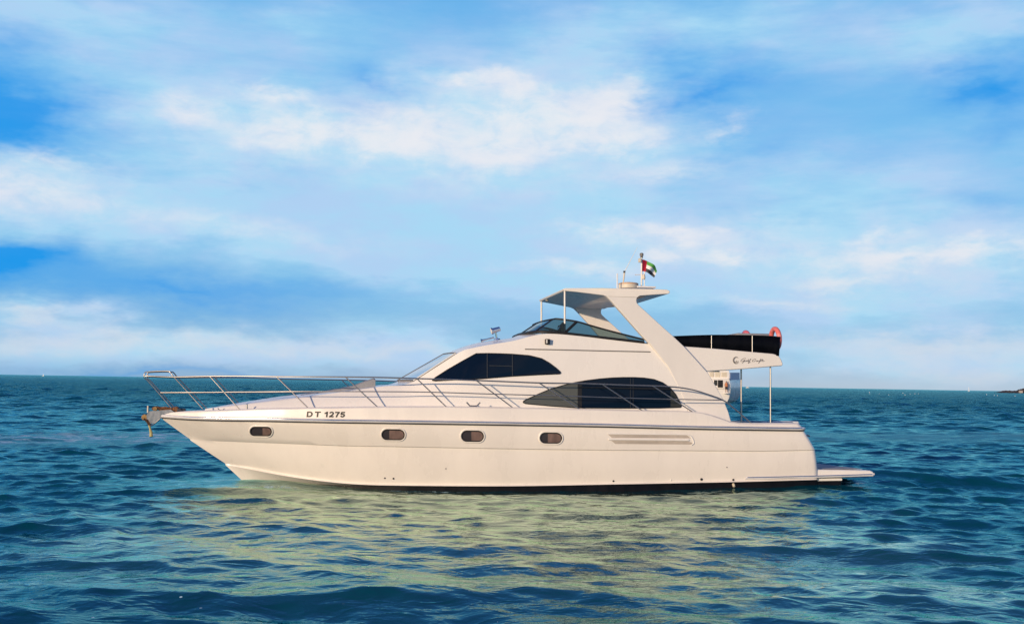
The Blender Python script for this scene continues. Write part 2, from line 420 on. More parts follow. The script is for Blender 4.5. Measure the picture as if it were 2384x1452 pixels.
# ------------------------------------------------------------------ sea
def build_water():
    rng = np.random.default_rng(11)
    ax, ay = 0.0, -4.0
    fine = np.arange(-R(36), R(36), .0016)
    coarse = np.linspace(R(36), R(324), 150)[:-1]
    th = np.concatenate([fine, coarse])
    r1 = [10.0]
    while r1[-1] < 900: r1.append(r1[-1]*1.0026)
    while r1[-1] < 30000: r1.append(r1[-1]*1.06)
    rr = np.array([.5, 3.0, 6.0] + r1)
    na, nr = len(th), len(rr)
    RR, TH = np.meshgrid(rr, th, indexing='ij')
    X = ax + RR*np.sin(TH); Y = ay + RR*np.cos(TH)
    amask = np.clip((R(35.5)-np.abs(np.where(TH > math.pi, TH-2*math.pi, TH)))/R(3), 0, 1)
    Z = np.zeros_like(X); DX = np.zeros_like(X); DY = np.zeros_like(X)
    step = np.maximum(RR*.0026, .02)
    # slick of an old wake behind the yacht calms the waves a little
    sl = Y - (51.5 + .385*X); slick = np.exp(-(sl/5.5)**2)
    patch = 1 + .30*np.sin(X*.21+1.3*np.sin(Y*.13)+.4)*np.sin(Y*.17+1.1*np.sin(X*.11)+2.0)
    lam = np.exp(np.linspace(math.log(.20), math.log(9.0), 150))
    # sheltered strip along the hull
    hx = np.clip((X*math.cos(YAW)+(Y-28.3)*math.sin(YAW)), -6, 7.4)
    hd = np.hypot(X-hx*math.cos(YAW), Y-28.3-hx*math.sin(YAW))
    calm = 1-.65*np.exp(-(np.maximum(hd-1.9, 0)/1.2)**2)
    leew = 1-.40*np.clip((8.2-np.abs(X+.2))/3.0, 0, 1)*np.clip((30-Y)/3, 0, 1)*np.clip((Y+.25*X-9.5)/7.5, 0, 1)
    farw = 1+4.5*np.clip((RR-40)/90, 0, 1)+1.3*np.clip((27-RR)/7, 0, 1)
    for L in lam:
        L = L*rng.uniform(.97, 1.03)
        wd = math.exp(-(math.log(L/.85)/.95)**2)
        s = .0315*(wd+.12)
        a = s*L/(2*math.pi)
        d = rng.normal(R(-97), R(34)); k = 2*math.pi/L
        kx, ky = k*math.cos(d), k*math.sin(d)
        f = np.clip(L/(2.4*step)-1, 0, 1)*amask*calm
        if L < 2.5: f = f*patch*(1-.45*slick)*(leew if L > .75 else .55+.45*leew)
        else: f = f*farw*(.5+.5*leew)
        ph = kx*X + ky*Y + rng.uniform(0, 2*math.pi)
        Z += a*f*np.cos(ph)
        q = 1.05*a*f*np.sin(ph)
        DX -= q*math.cos(d); DY -= q*math.sin(d)
    # bow wave, stern wave and quarter wash
    def ridge(cx, cy, angd, lx, ly, h):
        c, s = math.cos(R(angd)), math.sin(R(angd))
        u = (X-cx)*c+(Y-cy)*s; v = -(X-cx)*s+(Y-cy)*c
        return h*np.exp(-(u/lx)**2)*(np.exp(-(v/ly)**2) - .6*np.exp(-((v+ly*1.9)/ly)**2))
    Z += ridge(-6.4, 25.3, 3, 1.6, .5, .10) + ridge(-8.6, 25.6, -6, 1.2, .5, .05) + .15*np.exp(-((X+5.9)/1.8)**2-((Y-26.7)/.8)**2)
    Z += ridge(12.2, 30.0, 2, 4.2, .75, .20) + ridge(9.2, 30.3, 10, 1.2, .5, .06)
    uu = X*math.cos(YAW)+(Y-28.3)*math.sin(YAW); vv = -X*math.sin(YAW)+(Y-28.3)*math.cos(YAW)
    Z += .27*np.exp(-((uu-8.0)/4.6)**2-(vv/2.8)**2)
    X = X+DX; Y = Y+DY
    V = np.stack([X, Y, Z], -1).reshape(-1, 3)
    idx = np.arange(nr*na).reshape(nr, na)
    nxt = np.roll(idx, -1, axis=1)
    F = np.stack([idx[:-1], nxt[:-1], nxt[1:], idx[1:]], -1).reshape(-1, 4)
    me = bpy.data.meshes.new('sea_water')
    me.vertices.add(len(V)); me.vertices.foreach_set('co', V.astype(np.float32).ravel())
    me.loops.add(F.size); me.loops.foreach_set('vertex_index', F.astype(np.int32).ravel())
    me.polygons.add(len(F)); me.polygons.foreach_set('loop_start', (np.arange(len(F))*4).astype(np.int32))
    me.polygons.foreach_set('use_smooth', np.ones(len(F), dtype=bool))
    me.update(calc_edges=True)
    o = bpy.data.objects.new('sea_water', me); COL.objects.link(o); o['kind'] = 'structure'
    o['label'] = 'choppy blue green sea'
    mt = bpy.data.materials.new('sea_water'); mt.use_nodes = True
    t = NT(mt.node_tree); p = t.n['Principled BSDF']
    g = t.new('ShaderNodeNewGeometry'); pos = g.outputs['Position']
    sp = t.new('ShaderNodeSeparateXYZ'); t.link(pos, sp.inputs[0])
    wob = t.math('MULTIPLY', t.math('SUBTRACT', t.noise(pos, .12, 4), .5), 9.0)
    d = t.math('ADD', t.math('SUBTRACT', sp.outputs[1], t.math('MULTIPLY_ADD', sp.outputs[0], .385, 51.5)), wob)
    slk = t.math('MULTIPLY', t.rng(t.math('ABSOLUTE', d), 2.0, 8.0, 1.0, 0.0), t.rng(t.noise(pos, .35, 5, .6), .22, .55))
    # foam: streaks along the far edge of the slick, on the left
    d2 = t.math('SUBTRACT', d, 1.6)
    fstre = t.noise(t.mapping(pos, rot=(0, 0, R(-20)), scale=(.6, 1.3, 1)), 1.5, 7, .68)
    foam = t.math('MULTIPLY', t.rng(t.math('ABSOLUTE', d2), 1.0, 7.0, 1.0, 0.0), t.rng(fstre, .48, .58))
    foam = t.math('MULTIPLY', foam, t.rng(sp.outputs[0], -13.0, -6.0, 1.0, .05))
    # specks of froth on the near water
    vor = t.new('ShaderNodeTexVoronoi'); vor.inputs['Scale'].default_value = 3.2; t.link(pos, vor.inputs['Vector'])
    speck = t.math('MULTIPLY', t.math('LESS_THAN', vor.outputs['Distance'], .055), t.rng(t.noise(pos, .5, 3), .52, .62))
    speck = t.math('MULTIPLY', speck, t.rng(sp.outputs[1], 14.0, 19.0, 1.0, 0.0))
    # wash below the stern and along the bow
    def spot(cx, cy, rx, ry):
        mp = t.mapping(pos, loc=(cx, cy, 0), scale=(rx, ry, 1000), t='TEXTURE')
        gr = t.new('ShaderNodeTexGradient', gradient_type='SPHERICAL'); t.link(mp, gr.inputs[0]); return gr.outputs['Fac']
    wash = t.math('MULTIPLY', t.math('ADD', spot(8.6, 28.3, 1.0, .9), t.math('ADD', spot(-6.0, 25.9, 1.8, .4), spot(-1.9, 26.1, 1.3, .22))), t.rng(t.noise(pos, 4.5, 6, .65), .50, .62))
    fm = t.math('ADD', t.math('ADD', foam, speck), t.math('MULTIPLY', wash, .9), clamp=True)
    col = t.mix(t.rng(t.noise(pos, .08, 4), .3, .7), (.0001, .043, .074), (.0003, .056, .088))
    col = t.mix(t.math('MULTIPLY', slk, .85), col, (.07, .27, .36))
    col = t.mix(fm, col, (.50, .72, .86))
    ln = t.new('ShaderNodeVectorMath', operation='LENGTH'); t.link(pos, ln.inputs[0]); dist = ln.outputs['Value']
    an = t.mapping(pos, rot=(0, 0, R(8)), scale=(.62, 1.0, 1.0))
    rdg = t.math('ABSOLUTE', t.math('SUBTRACT', t.noise(an, 1.7, 3, .55, dist=.6), .5))
    h1 = t.math('MULTIPLY_ADD', t.noise(an, 3.0, 3, .55), .017, t.math('MULTIPLY', rdg, -.055))
    h1 = t.math('ADD', h1, t.math('MULTIPLY', t.noise(an, 9.0, 3, .6), .006))
    h2 = t.math('MULTIPLY', t.noise(an, .55, 5, .66), .9)
    far = t.rng(dist, 50, 200, 0.0, 1.0)
    # patch by the hull: stronger, warmer reflection put into the gloss tint
    lx = t.math('ADD', t.math('ADD', sp.outputs[0], .2), t.math('MULTIPLY', t.math('SUBTRACT', t.noise(t.mapping(pos, scale=(.5, 1, 1)), .55, 4, .6), .5), 10.0))
    hull_refl = t.math('MULTIPLY', t.math('MULTIPLY', t.rng(t.math('ABSOLUTE', lx), 4.6, 9.0, 1.0, 0.0), t.rng(sp.outputs[1], 27.5, 30.0, 1.0, 0.0)), t.rng(t.math('MULTIPLY_ADD', lx, .25, sp.outputs[1]), 9.5, 17.0, .15, 1.0))
    hh = t.math('MULTIPLY_ADD', h2, far, h1)
    b = t.new('ShaderNodeBump'); b.inputs['Distance'].default_value = 1.0; b.inputs['Strength'].default_value = 1.0
    t.link(hh, b.inputs['Height'])
    t.n.remove(p); out = t.n['Material Output']
    body = t.new('ShaderNodeBsdfDiffuse'); t.link(col, body.inputs[0]); t.link(b.outputs[0], body.inputs['Normal'])
    gl = t.new('ShaderNodeBsdfGlossy'); t.link(t.mix(hull_refl, (.38, .92, .94), (.80, .98, .82)), gl.inputs[0])
    t.link(t.math('ADD', t.math('MULTIPLY', fm, .5), t.rng(dist, 30, 150, .03, .09)), gl.inputs['Roughness']); t.link(b.outputs[0], gl.inputs['Normal'])
    fr = t.new('ShaderNodeFresnel'); fr.inputs[0].default_value = 1.55; t.link(b.outputs[0], fr.inputs['Normal'])
    mx = t.new('ShaderNodeMixShader'); t.link(t.math('MULTIPLY', t.math('MULTIPLY', t.math('MULTIPLY', fr.outputs[0], t.math('MULTIPLY_ADD', hull_refl, .58, .80)), t.math('MULTIPLY', t.rng(dist, 32, 130, 1.0, .95), t.math('MULTIPLY_ADD', slk, -.45, 1.0))), t.math('MULTIPLY_ADD', fm, -.8, 1.0)), mx.inputs[0])
    t.link(body.outputs[0], mx.inputs[1]); t.link(gl.outputs[0], mx.inputs[2]); t.link(mx.outputs[0], out.inputs[0])
    me.materials.append(mt)
build_water()

# ------------------------------------------------------------------ the yacht
yacht = bpy.data.objects.new('motor_yacht', None); COL.objects.link(yacht)
yacht.matrix_world = BM
tag(yacht, 'large cream white flybridge motor yacht lying side on in open water', 'yacht')

B_RUB = [(374,.03),(390,.20),(420,.43),(470,.70),(566,1.10),(662,1.45),(758,1.73),(854,1.93),(950,2.07),(1140,2.22),(1430,2.25),(1720,2.17),(1880,2.08)]
B_KNU = [(443,.03),(470,.17),(566,.68),(662,1.08),(758,1.42),(854,1.68),(950,1.87),(1140,2.09),(1430,2.18),(1720,2.13),(1905,2.05)]
B_CHI = [(525,.03),(570,.22),(661,.62),(752,1.0),(840,1.30),(950,1.56),(1140,1.86),(1430,2.02),(1720,2.03),(1910,1.98)]
B_BOO = [(562,.03),(605,.15),(676,.42),(752,.78),(840,1.16),(950,1.50),(1140,1.82),(1430,1.99),(1720,2.0),(1910,1.95)]
def curve_px(pts, n=90, power=1.35):
    xs = [p[0] for p in pts]; ys = [p[1] for p in pts]
    P = smooth_interp([Vector((x, y, 0)) for x, y in pts], 12)
    px = [p.x for p in P]; py = [p.y for p in P]
    out = []
    for i in range(n+1):
        x = xs[0]+(xs[-1]-xs[0])*(i/n)**power
        out.append((x, float(np.interp(x, px, py))))
    return out
def hull_line(pts, tab, db=0.0, dy=0.0, corner=.16):
    L = [at(x, y+dy, max(.02, lerp_tab(tab, x)+db*min(1, (x-pts[0][0])/60))) for x, y in curve_px(pts)]
    e = L[-1]; dirv = (L[-1]-L[-2]).normalized()
    for a in (15, 30, 45, 60, 75, 90):
        L.append(Vector((e.x+dirv.x*corner*math.sin(R(a)), e.y+corner*(1-math.cos(R(a))), e.z+dirv.z*corner*math.sin(R(a)))))
    return L
RUBPX = [(374,972),(433,976),(509,978.5),(620,980),(713,982),(800,983.5),(900,984.7),(1052,987),(1180,989),(1400,993),(1600,998),(1780,1001),(1862,1002)]
DECKPX = [(378,966),(400,960),(433,957),(471,955.5),(559,952.5),(600,951),(717,948.5),(776,947.5),(879,946),(1039,945.5),(1194,947.7),(1345,951),(1494,954.5),(1612,957),(1660,966),(1703,981),(1740,984),(1800,984.2),(1852,984.5)]
KNUPX = [(443,1023),(560,1027.5),(700,1033),(800,1037),(900,1038.7),(1180,1044),(1400,1047),(1700,1049),(1780,1049.3),(1888,1047)]
CHIPX = [(525,1080),(570,1087.6),(661,1105),(752,1118),(840,1125.5),(950,1128),(1180,1129.2),(1406,1125.5),(1721,1119.4),(1895,1114.5)]
BOOPX = [(562,1116),(605,1118),(676,1123),(752,1127),(840,1129),(950,1131),(1180,1131.3),(1406,1127.3),(1721,1121.2),(1895,1117)]
Lc = [hull_line(RUBPX, B_RUB, -.03, -3.5), hull_line(RUBPX, B_RUB, -.03, 0), None, None, None, None, None]
Ld = hull_line(DECKPX, B_RUB, -.10)
Ld2 = hull_line(DECKPX, B_RUB, -.05, 3.0)
Lk1 = hull_line(KNUPX, B_KNU, .006, -.8); Lk2 = hull_line(KNUPX, B_KNU, -.036, 1.0)
Lca = hull_line(CHIPX, B_CHI, 0, -1.5); Lcb = hull_line(CHIPX, B_CHI, .05, 1.8)
Lb = hull_line(BOOPX, B_BOO, 0)
def ease(A, B, n, bulge=0.0):
    """n rows between two lines, bulging out a little amidships"""
    rows = []
    for k in range(1, n):
        t = k/n; s = math.sin(math.pi*t)*bulge
        rows.append([a.lerp(b, t) + Vector((0, -s, 0)) for a, b in zip(A, B)])
    return rows
rows = [Ld, Ld2] + ease(Ld2, Lc[0], 3, .008) + [Lc[0], Lc[1]] + ease(Lc[1], Lk1, 5, .02) + [Lk1, Lk2] + ease(Lk2, Lca, 7, .025) + [Lca, Lcb] + ease(Lcb, Lb, 2) + [Lb]
def shell(name, rows, mt, mirror=True, close_bow=True, close_stern=True, angle=28):
    nj = len(rows[0]); ni = len(rows); V = [p for r in rows for p in r]; F = grid_faces(ni, nj); k = len(V)
    if mirror:
        V = V + [mir(p) for p in V]; F += [f[::-1] for f in grid_faces(ni, nj, k)]
        for i in range(ni-1):
            if close_bow: F.append([i*nj, (i+1)*nj, k+(i+1)*nj, k+i*nj])
            if close_stern: F.append([i*nj+nj-1, k+i*nj+nj-1, k+(i+1)*nj+nj-1, (i+1)*nj+nj-1])
    return mesh_obj(name, V, F, mt, yacht, angle)
hull = shell('hull', rows, GELH)
Lw = [Vector((p.x+.02*(1-i/96), p.y*.985, -.28)) for i, p in enumerate(Lb)]
boot = shell('boot_stripe', [Lb, Lw, [Vector((p.x, p.y*.35, -.75)) for p in Lw]], BOOT)
# lower hull run under the bathing platform
prism('lower_hull', [(1880,1112.8),(1961,1112.6),(1961,1118.5),(1880,1119.5)], GEL, yacht, 1.90, bev=.01)
prism('lower_hull', [(1880,1119.6),(1959,1118.6),(1957,1150),(1880,1150)], BOOT, yacht, 1.885, bev=.01)

# deck, side decks, cockpit well
def deck_rows():
    n = len(Ld); A = Ld; r1, r2, r3 = [], [], []
    x_well = at(1690, 980, 1.8).x
    for p in A:
        wl = min(1, max(0, (p.x-x_well)/.05)); bw = max(0.01, -p.y-.22)
        r1.append(Vector((p.x, -bw, p.z+.005)))
        r2.append(Vector((p.x, -max(.008, bw-.02), p.z-.75*wl + .006)))
        r3.append(Vector((p.x, 0, p.z-.75*wl + .012)))
    return [A, r1, r2, r3]
shell('deck', deck_rows(), GEL2, close_bow=False, close_stern=False)

# rub rail; a dark tube paints the shadow line under it
def rail_path(line, dz=0.0, db=0.0): return [Vector((p.x, p.y-db, p.z+dz)) for p in line]
nr_ = rail_path(hull_line(RUBPX, B_RUB, .004, -4.4, corner=.17)); fr_ = [mir(p) for p in nr_[::-1]]
rr = tube('rub_rail', nr_+fr_, .040, RUBW, yacht, 10)
ms_ = rail_path(hull_line(RUBPX, B_RUB, .034, -5.6, corner=.18)); tube('metal_strip', ms_+[mir(p) for p in ms_[::-1]], .014, BSTEEL, rr, 8)
ni_ = rail_path(hull_line(RUBPX, B_RUB, .006, -.4, corner=.17)); tube('shadow_line', ni_+[mir(p) for p in ni_[::-1]], .019, RUBD, rr, 8)

# bathing platform
def bplat():
    pts = [(1896,1091.5),(1906,1092.6),(1990,1093.6),(2026,1094.5),(2034,1098),(2034,1104),(2031,1108.5),(1965,1111.5),(1896,1113)]
    o = prism('bathing_platform', pts, GEL, yacht, 1.93, bev=.03, seg=3)
    st = tube('rub_strip', [at(1735,1113,2.03), at(1800,1111.8,2.03), at(1896,1109.5,2.0), at(1960,1107.5,1.96), at(2032,1105.5,1.93)], .030, RUBW, o, 8)
    tube('metal_strip', [at(1740,1110.8,2.055), at(1800,1109.6,2.055), at(1896,1107.3,2.025), at(1960,1105.5,1.985), at(2030,1103.4,1.955)], .013, BSTEEL, st, 8)
    tube('rub_strip', [mir(at(x, y, b)) for x, y, b in ((1735,1113,2.03),(1896,1109.5,2.0),(2032,1105.5,1.93))], .030, RUBW, o, 8)
    e = at(2033, 1103, 1.93)
    tube('rub_strip', [Vector((e.x+.01, e.y, e.z)), Vector((e.x+.01, -e.y, e.z))], .03, RUBW, o, 8)
    a = at(1915, 1091.6, 1.75); z = a.z+.014
    V, F = box_data((a.x, -1.75, z-.01), (a.x+1.05, 1.75, z)); mesh_obj('tread_mat', V, F, mat('grey_tread', (.32, .33, .36), .8, var=.15), o)
bplat()

# cabin and coachroof: lines deck edge / shoulder / centre, matched point by point
CT = [((470,954,.30),(478,951.5,.18),(486,949.5)),
      ((600,950,.95),(600,937,.62),(600,930)),
      ((717,948,1.30),(708,923.5,.88),(697,917)),
      ((800,946.5,1.48),(800,911.5,1.02),(800,907)),
      ((885,945.5,1.62),(885,899.5,1.14),(872,897)),
      ((960,945.5,1.70),(964,887.5,1.28),(927,887)),
      ((1062,945.7,1.73),(1063,823.5,1.45),(1034,826)),
      ((1111,946.5,1.74),(1111,807.5,1.52),(1101,800.5)),
      ((1195,948,1.75),(1195,793,1.58),(1186,788)),
      ((1243,949,1.75),(1250,779.5,1.60),(1212,779.5)),
      ((1300,950,1.75),(1300,777.5,1.62),(1290,779)),
      ((1416,952,1.75),(1416,789.5,1.65),(1400,793)),
      ((1507,955,1.75),(1507,800,1.68),(1490,803)),
      ((1600,958,1.75),(1596,808,1.70),(1580,811))]
def cabin():
    NS = 8
    l0 = smooth_interp([at(*c[0]) for c in CT], NS); l1 = smooth_interp([at(*c[1]) for c in CT], NS); l2 = smooth_interp([at(*c[2], 0) for c in CT], NS)
    # keep the foot of the windscreen crisp
    def lin_seg(l, i):
        for k in range(NS+1): l[i*NS+k] = l[i*NS].lerp(l[(i+1)*NS], k/NS)
    for l in (l1, l2): lin_seg(l, 5)
    l0 = [Vector((p.x, p.y, p.z-.15)) for p in l0]
    rws = []
    for t in (0, .15, .35, .55, .75, .9, 1.0):
        s = math.sin(math.pi*t)*.05
        rws.append([a.lerp(b, t) + Vector((0, -s*min(1, i/40), 0)) for i, (a, b) in enumerate(zip(l0, l1))])
    for t in (.06, .2, .4, .6, .8, 1.0):
        rws.append([Vector((a.x+(b.x-a.x)*t, a.y*(1-t), a.z+(b.z-a.z)*(1-(1-t)**2))) for a, b in zip(l1, l2)])
    nj = len(rws[0]); ni = len(rws)
    V = [p for r in rws for p in r]; F = grid_faces(ni, nj); k = len(V)
    V += [mir(p) for p in V]; F += [f[::-1] for f in grid_faces(ni, nj, k)]
    # aft bulkhead
    e = [i*nj+nj-1 for i in range(ni)]; F.append(e + [k+i for i in e[::-1][1:]])
    o = mesh_obj('cabin', V, F, GEL, yacht, 32)
    # windscreen: three panes over the raked front
    j0, j1 = 5*NS, 6*NS
    def patch(name, t0, t1, side, mt, off, ins, parent):
        PV = []
        n = 6
        for jj in range(j0, j1+1):
            f = (jj-j0)/(j1-j0); f = ins+(1-2*ins)*f
            a = l1[j0].lerp(l1[j1], f); b = l2[j0].lerp(l2[j1], f)
            for q in range(n+1):
                t = t0+(t1-t0)*q/n
                PV.append(Vector((a.x+(b.x-a.x)*t - off, side*(a.y*(1-t)), a.z+(b.z-a.z)*(1-(1-t)**2) + off)))
        return mesh_obj(name, PV, grid_faces(j1-j0+1, n+1), mt, parent, 30)
    ws = patch('windscreen', .03, .97, 1, WSCR, .022, .03, yacht)
    patch('side_pane', .03, .97, -1, WSCR, .022, .03, ws)
    for t in (.0, 1.0):
        for sgn in (1, -1):
            if t == 1.0 and sgn == -1: continue
            path = []
            for q in range(9):
                f = q/8; a = l1[j0].lerp(l1[j1], f); b = l2[j0].lerp(l2[j1], f)
                path.append(Vector((a.x+(b.x-a.x)*t-.02, sgn*a.y*(1-t), a.z+(b.z-a.z)*(1-(1-t)**2)+.022)))
            tube('pillar_trim', path, .014, PALE if t == 0 else GREYT, ws, 6)
    for f in (0.0, 1.0):
        path = []
        for q in range(-12, 13):
            t = 1-abs(q)/12; sg = 1 if q <= 0 else -1
            a = l1[j0].lerp(l1[j1], f); b = l2[j0].lerp(l2[j1], f)
            path.append(Vector((a.x+(b.x-a.x)*t-.02, sg*a.y*(1-t), a.z+(b.z-a.z)*(1-(1-t)**2)+.022)))
        tube('edge_trim', path, .016, GREYT, ws, 6)
    return o
cab = cabin()
CB = bvh_of(cab); HB = bvh_of(hull)

# cabin side windows
WU = zz(800, 720, 3.973, [(820,658),(850,632),(960,560),(1095,482),(1225,410),(1330,408),(1440,410),(1560,415),(1720,428),(1830,455),(1900,495),(1960,540),(2003,578),(2006,588),(1998,595),(1800,604),(1560,617),(1330,636),(1200,646),(1030,652),(850,663)])
wu = pane('side_window', WU, CB, NAVY, yacht, nx=60, ny=8); tag(wu, 'upper swept navy tinted window')
tube('window_frame', surf_line(densify(WU, 5, True), CB, .014), .012, BLACK, wu, 6)
def up_z(pts): return zz(800, 720, 3.973, pts)
tube('mullion', surf_line(densify(up_z([(1328,412),(1328,634)])), CB, .022), .010, MULL, wu, 6)
tube('mullion', surf_line(densify(up_z([(1560,417),(1561,615)])), CB, .022), .010, MULL, wu, 6)
tube('mullion', surf_line(densify(up_z([(1345,521),(1555,526)])), CB, .022), .009, MULL, wu, 6)
WL = zz(1180, 840, 3.973, [(150,384),(155,370),(180,356),(290,306),(400,260),(520,225),(640,197),(740,180),(860,165),(970,156),(1080,152),(1180,152),(1270,157),(1360,170),(1440,200),(1510,250),(1560,310),(1600,385),(1613,418),(1604,428),(1400,435),(1000,436),(650,432),(400,415),(175,394)])
xa, xb, xc = 1180+655/3.973, 1180+1152/3.973, 1180+1513/3.973
wl = pane('side_window', WL, CB, NAVY, yacht, x0=xa, x1=xc, nx=36, ny=8); tag(wl, 'lower arched navy tinted window')
pane('front_pane', WL, CB, GREYG, wl, x1=xa, nx=30, ny=8)  # front pane has a paler base colour than the middle one
pane('rear_pane', WL, CB, MIDG, wl, x0=xc, nx=16, ny=8)
tube('window_frame', surf_line(densify(WL, 5, True), CB, .014), .011, BLACK, wl, 6)
def lo_z(pts): return zz(1180, 840, 3.973, pts)
pane('sliding_frame', lo_z([(654,196),(692,188),(692,433),(654,433)]), CB, BLACK, wl, nx=2, ny=8, off=.020)
pane('sliding_frame', lo_z([(655,238),(1512,252),(1512,266),(655,252)]), CB, BLACK, wl, nx=20, ny=1, off=.019)
for xx in (1141, 1166):
    tube('mullion', surf_line(densify(lo_z([(xx,154),(xx,434)])), CB, .022), .006, MULL, wl, 6)
# trim groove on the cabin side
tube('trim_strip', surf_line(densify([(1222,812.6),(1300,814),(1400,816.5),(1514,818.8)], 8), CB, .002), .014, GREYT, yacht, 6)

# registration number
ARC = lambda cx, cy, rx, ry, a0, a1, n=10: [(cx+rx*math.cos(R(a0+(a1-a0)*i/n)), cy+ry*math.sin(R(a0+(a1-a0)*i/n))) for i in range(n+1)]
GLYPH = {'D': (.92, [[(.12,-.0),(.12,1.0)], [(.13,.885),(.42,.885)]+ARC(.42,.5,.37,.385,90,-90)+[(.13,.115)]]),
         'T': (.90, [[(0,.885),(.90,.885)], [(.45,.9),(.45,0)]]),
         '1': (.50, [[(.37,1.0),(.37,0)], [(.0,.66),(.20,.76),(.36,.93)]]),
         '2': (.76, [ARC(.37,.66,.26,.235,170,-20)+[(.50,.42),(.28,.24),(.12,.10)], [(.03,.115),(.74,.115)]]),
         '7': (.74, [[(0,.885),(.73,.885)], [(.63,.88),(.44,.58),(.33,.28),(.29,0)]]),
         '5': (.76, [[(.14,.885),(.70,.885)], [(.20,.90),(.15,.50)]+ARC(.37,.35,.26,.235,125,-165)])}
REG = None
for ch, x0, x1, y0, y1 in (('D', 714.3, 728.3, 957.3, 970.4), ('T', 732.6, 746.6, 957.5, 970.5), ('1', 755.5, 763.3, 957.7, 970.7), ('2', 766, 777.5, 957.7, 970.8), ('7', 779.6, 790.6, 958, 971), ('5', 792, 803.6, 958.1, 971.2)):
    gw, strokes = GLYPH[ch]; V, F = [], []; hw = .118
    for si, st_ in enumerate(strokes):
        P = [Vector((q[0], q[1])) for q in st_]; k = len(V)
        for i, q in enumerate(P):
            t_ = (P[min(i+1, len(P)-1)]-P[max(i-1, 0)]).normalized(); nrm = Vector((-t_.y, t_.x))
            for sg in (-1, 1):
                r_ = q+nrm*hw*sg; fy = min(1.0, max(0.0, r_.y))
                pt, nn = shoot(HB, x0+(x1-x0)*r_.x/gw+(fy-.5)*1.6, y1+(y0-y1)*fy)
                if nn.y > 0: nn = -nn
                V.append(pt + nn*(.005+.0012*si))
        F += [[k+2*i, k+2*i+2, k+2*i+3, k+2*i+1] for i in range(len(P)-1)]
    o = mesh_obj('registration_number' if REG is None else 'character', V, F, INK, yacht, 60)
    if REG is None: REG = o; tag(o, 'black registration characters on the bow')
    else: o.parent = REG
# portholes
def stadium(cx, cy, hw, hh, slope=.012, n=10):
    r = hh; P = []
    for k in range(n+1): a = -math.pi/2+math.pi*k/n; P.append((cx+hw-r+r*math.cos(a), cy+r*math.sin(a)))
    for k in range(n+1): a = math.pi/2+math.pi*k/n; P.append((cx-hw+r+r*math.cos(a), cy+r*math.sin(a)))
    return [(x, y+(x-cx)*slope) for x, y in P]
def porthole(cx, cy, hw, hh, cut):
    pa = pane('porthole', stadium(cx, cy, hw, hh), HB, PORT, yacht, nx=24, ny=6, off=.010, thick=.02)
    cu = pane('curtain', stadium(cx, cy, hw, hh), HB, CURTM, pa, x0=cx-hw*cut, x1=cx+hw-.1, nx=16, ny=6, off=.0115, thick=.004)
    rim = surf_line(densify(stadium(cx, cy, hw+3.0, hh+3.0), 3, True), HB, .002); tube('rim', rim, .020, GELH, pa, 8)
    gk = surf_line(densify(stadium(cx, cy, hw+.2, hh+.2), 3, True), HB, .012); tube('gasket', gk, .014, BLACK, pa, 8)
for a in ((608, 1003.3, 24, 9.5, -.15), (915.5, 1011, 25.5, 11, .35), (1100, 1014.5, 25, 11.5, .1), (1282.5, 1019, 24.5, 11.2, .3)): porthole(*a)

# engine-room air intake: flat tan panels carry the slots' shade, a fin between
def vent():
    v = pane('air_intake_shade_panel', [(1415,1010),(1600,1012),(1606,1015),(1608,1019.5),(1417,1018.5)], HB, TAN, yacht, nx=20, ny=2, off=.004)
    pane('slot_shade_panel', [(1423,1025),(1604,1027),(1612,1030),(1612,1034),(1432,1032.5)], HB, TAN, v, nx=20, ny=2, off=.004)
    tube('fin', surf_line(densify([(1417,1022),(1500,1022.8),(1603,1024.2)], 8), HB, .0), .028, GEL, v, 8)
    tube('lip', surf_line(densify([(1415,1009.3),(1500,1010.2),(1598,1011.2),(1609,1015),(1614,1024),(1615,1032),(1610,1035)], 5), HB, .0), .018, GEL, v, 8)
vent()
# skin fittings and marks
for x, y, r, mt in ((896,1112,.018,BLACK),(916,1113,.022,BLACK),(1428,1119,.022,BLACK),(1562,1117,.022,PALE),(1633,1115,.032,BLACK),(1707,1116,.026,BLACK),(1038,1090,.014,GREYT),(1692,1087,.014,GREYT)):
    p, nn = shoot(HB, x, y); nn = nn if nn.y < 0 else -nn
    lathe('skin_fitting', p, nn, [(-.01, r), (.012, r), (.018, r*.6)], mt, yacht, 12)
p = at(1708, 1128, 2.01); tube('drain_spout', [p+Vector((0, .1, .05)), p, p+Vector((0, -.03, -.045))], [.035, .035, .030], BEIGE, yacht, 10)
p = at(1874, 1017, 1.97)
V, F = tube_data([p+Vector((-.02, -.03, .02)), p+Vector((.06, -.02, .05)), p+Vector((.12, 0, .02))], .022, 8); mesh_obj('fairlead', V, F, STEEL, yacht)

# navigation lamp box on the cabin side
p, nn = shoot(CB, 1274, 795)
bx = box('side_lamp', (p.x-.06, p.y-.10, p.z-.065), (p.x+.05, p.y+.02, p.z+.06), BLACK, yacht, .008)
box('lens', (p.x-.045, p.y-.106, p.z-.045), (p.x-.015, p.y-.09, p.z+.045), PALE, bx, .004)

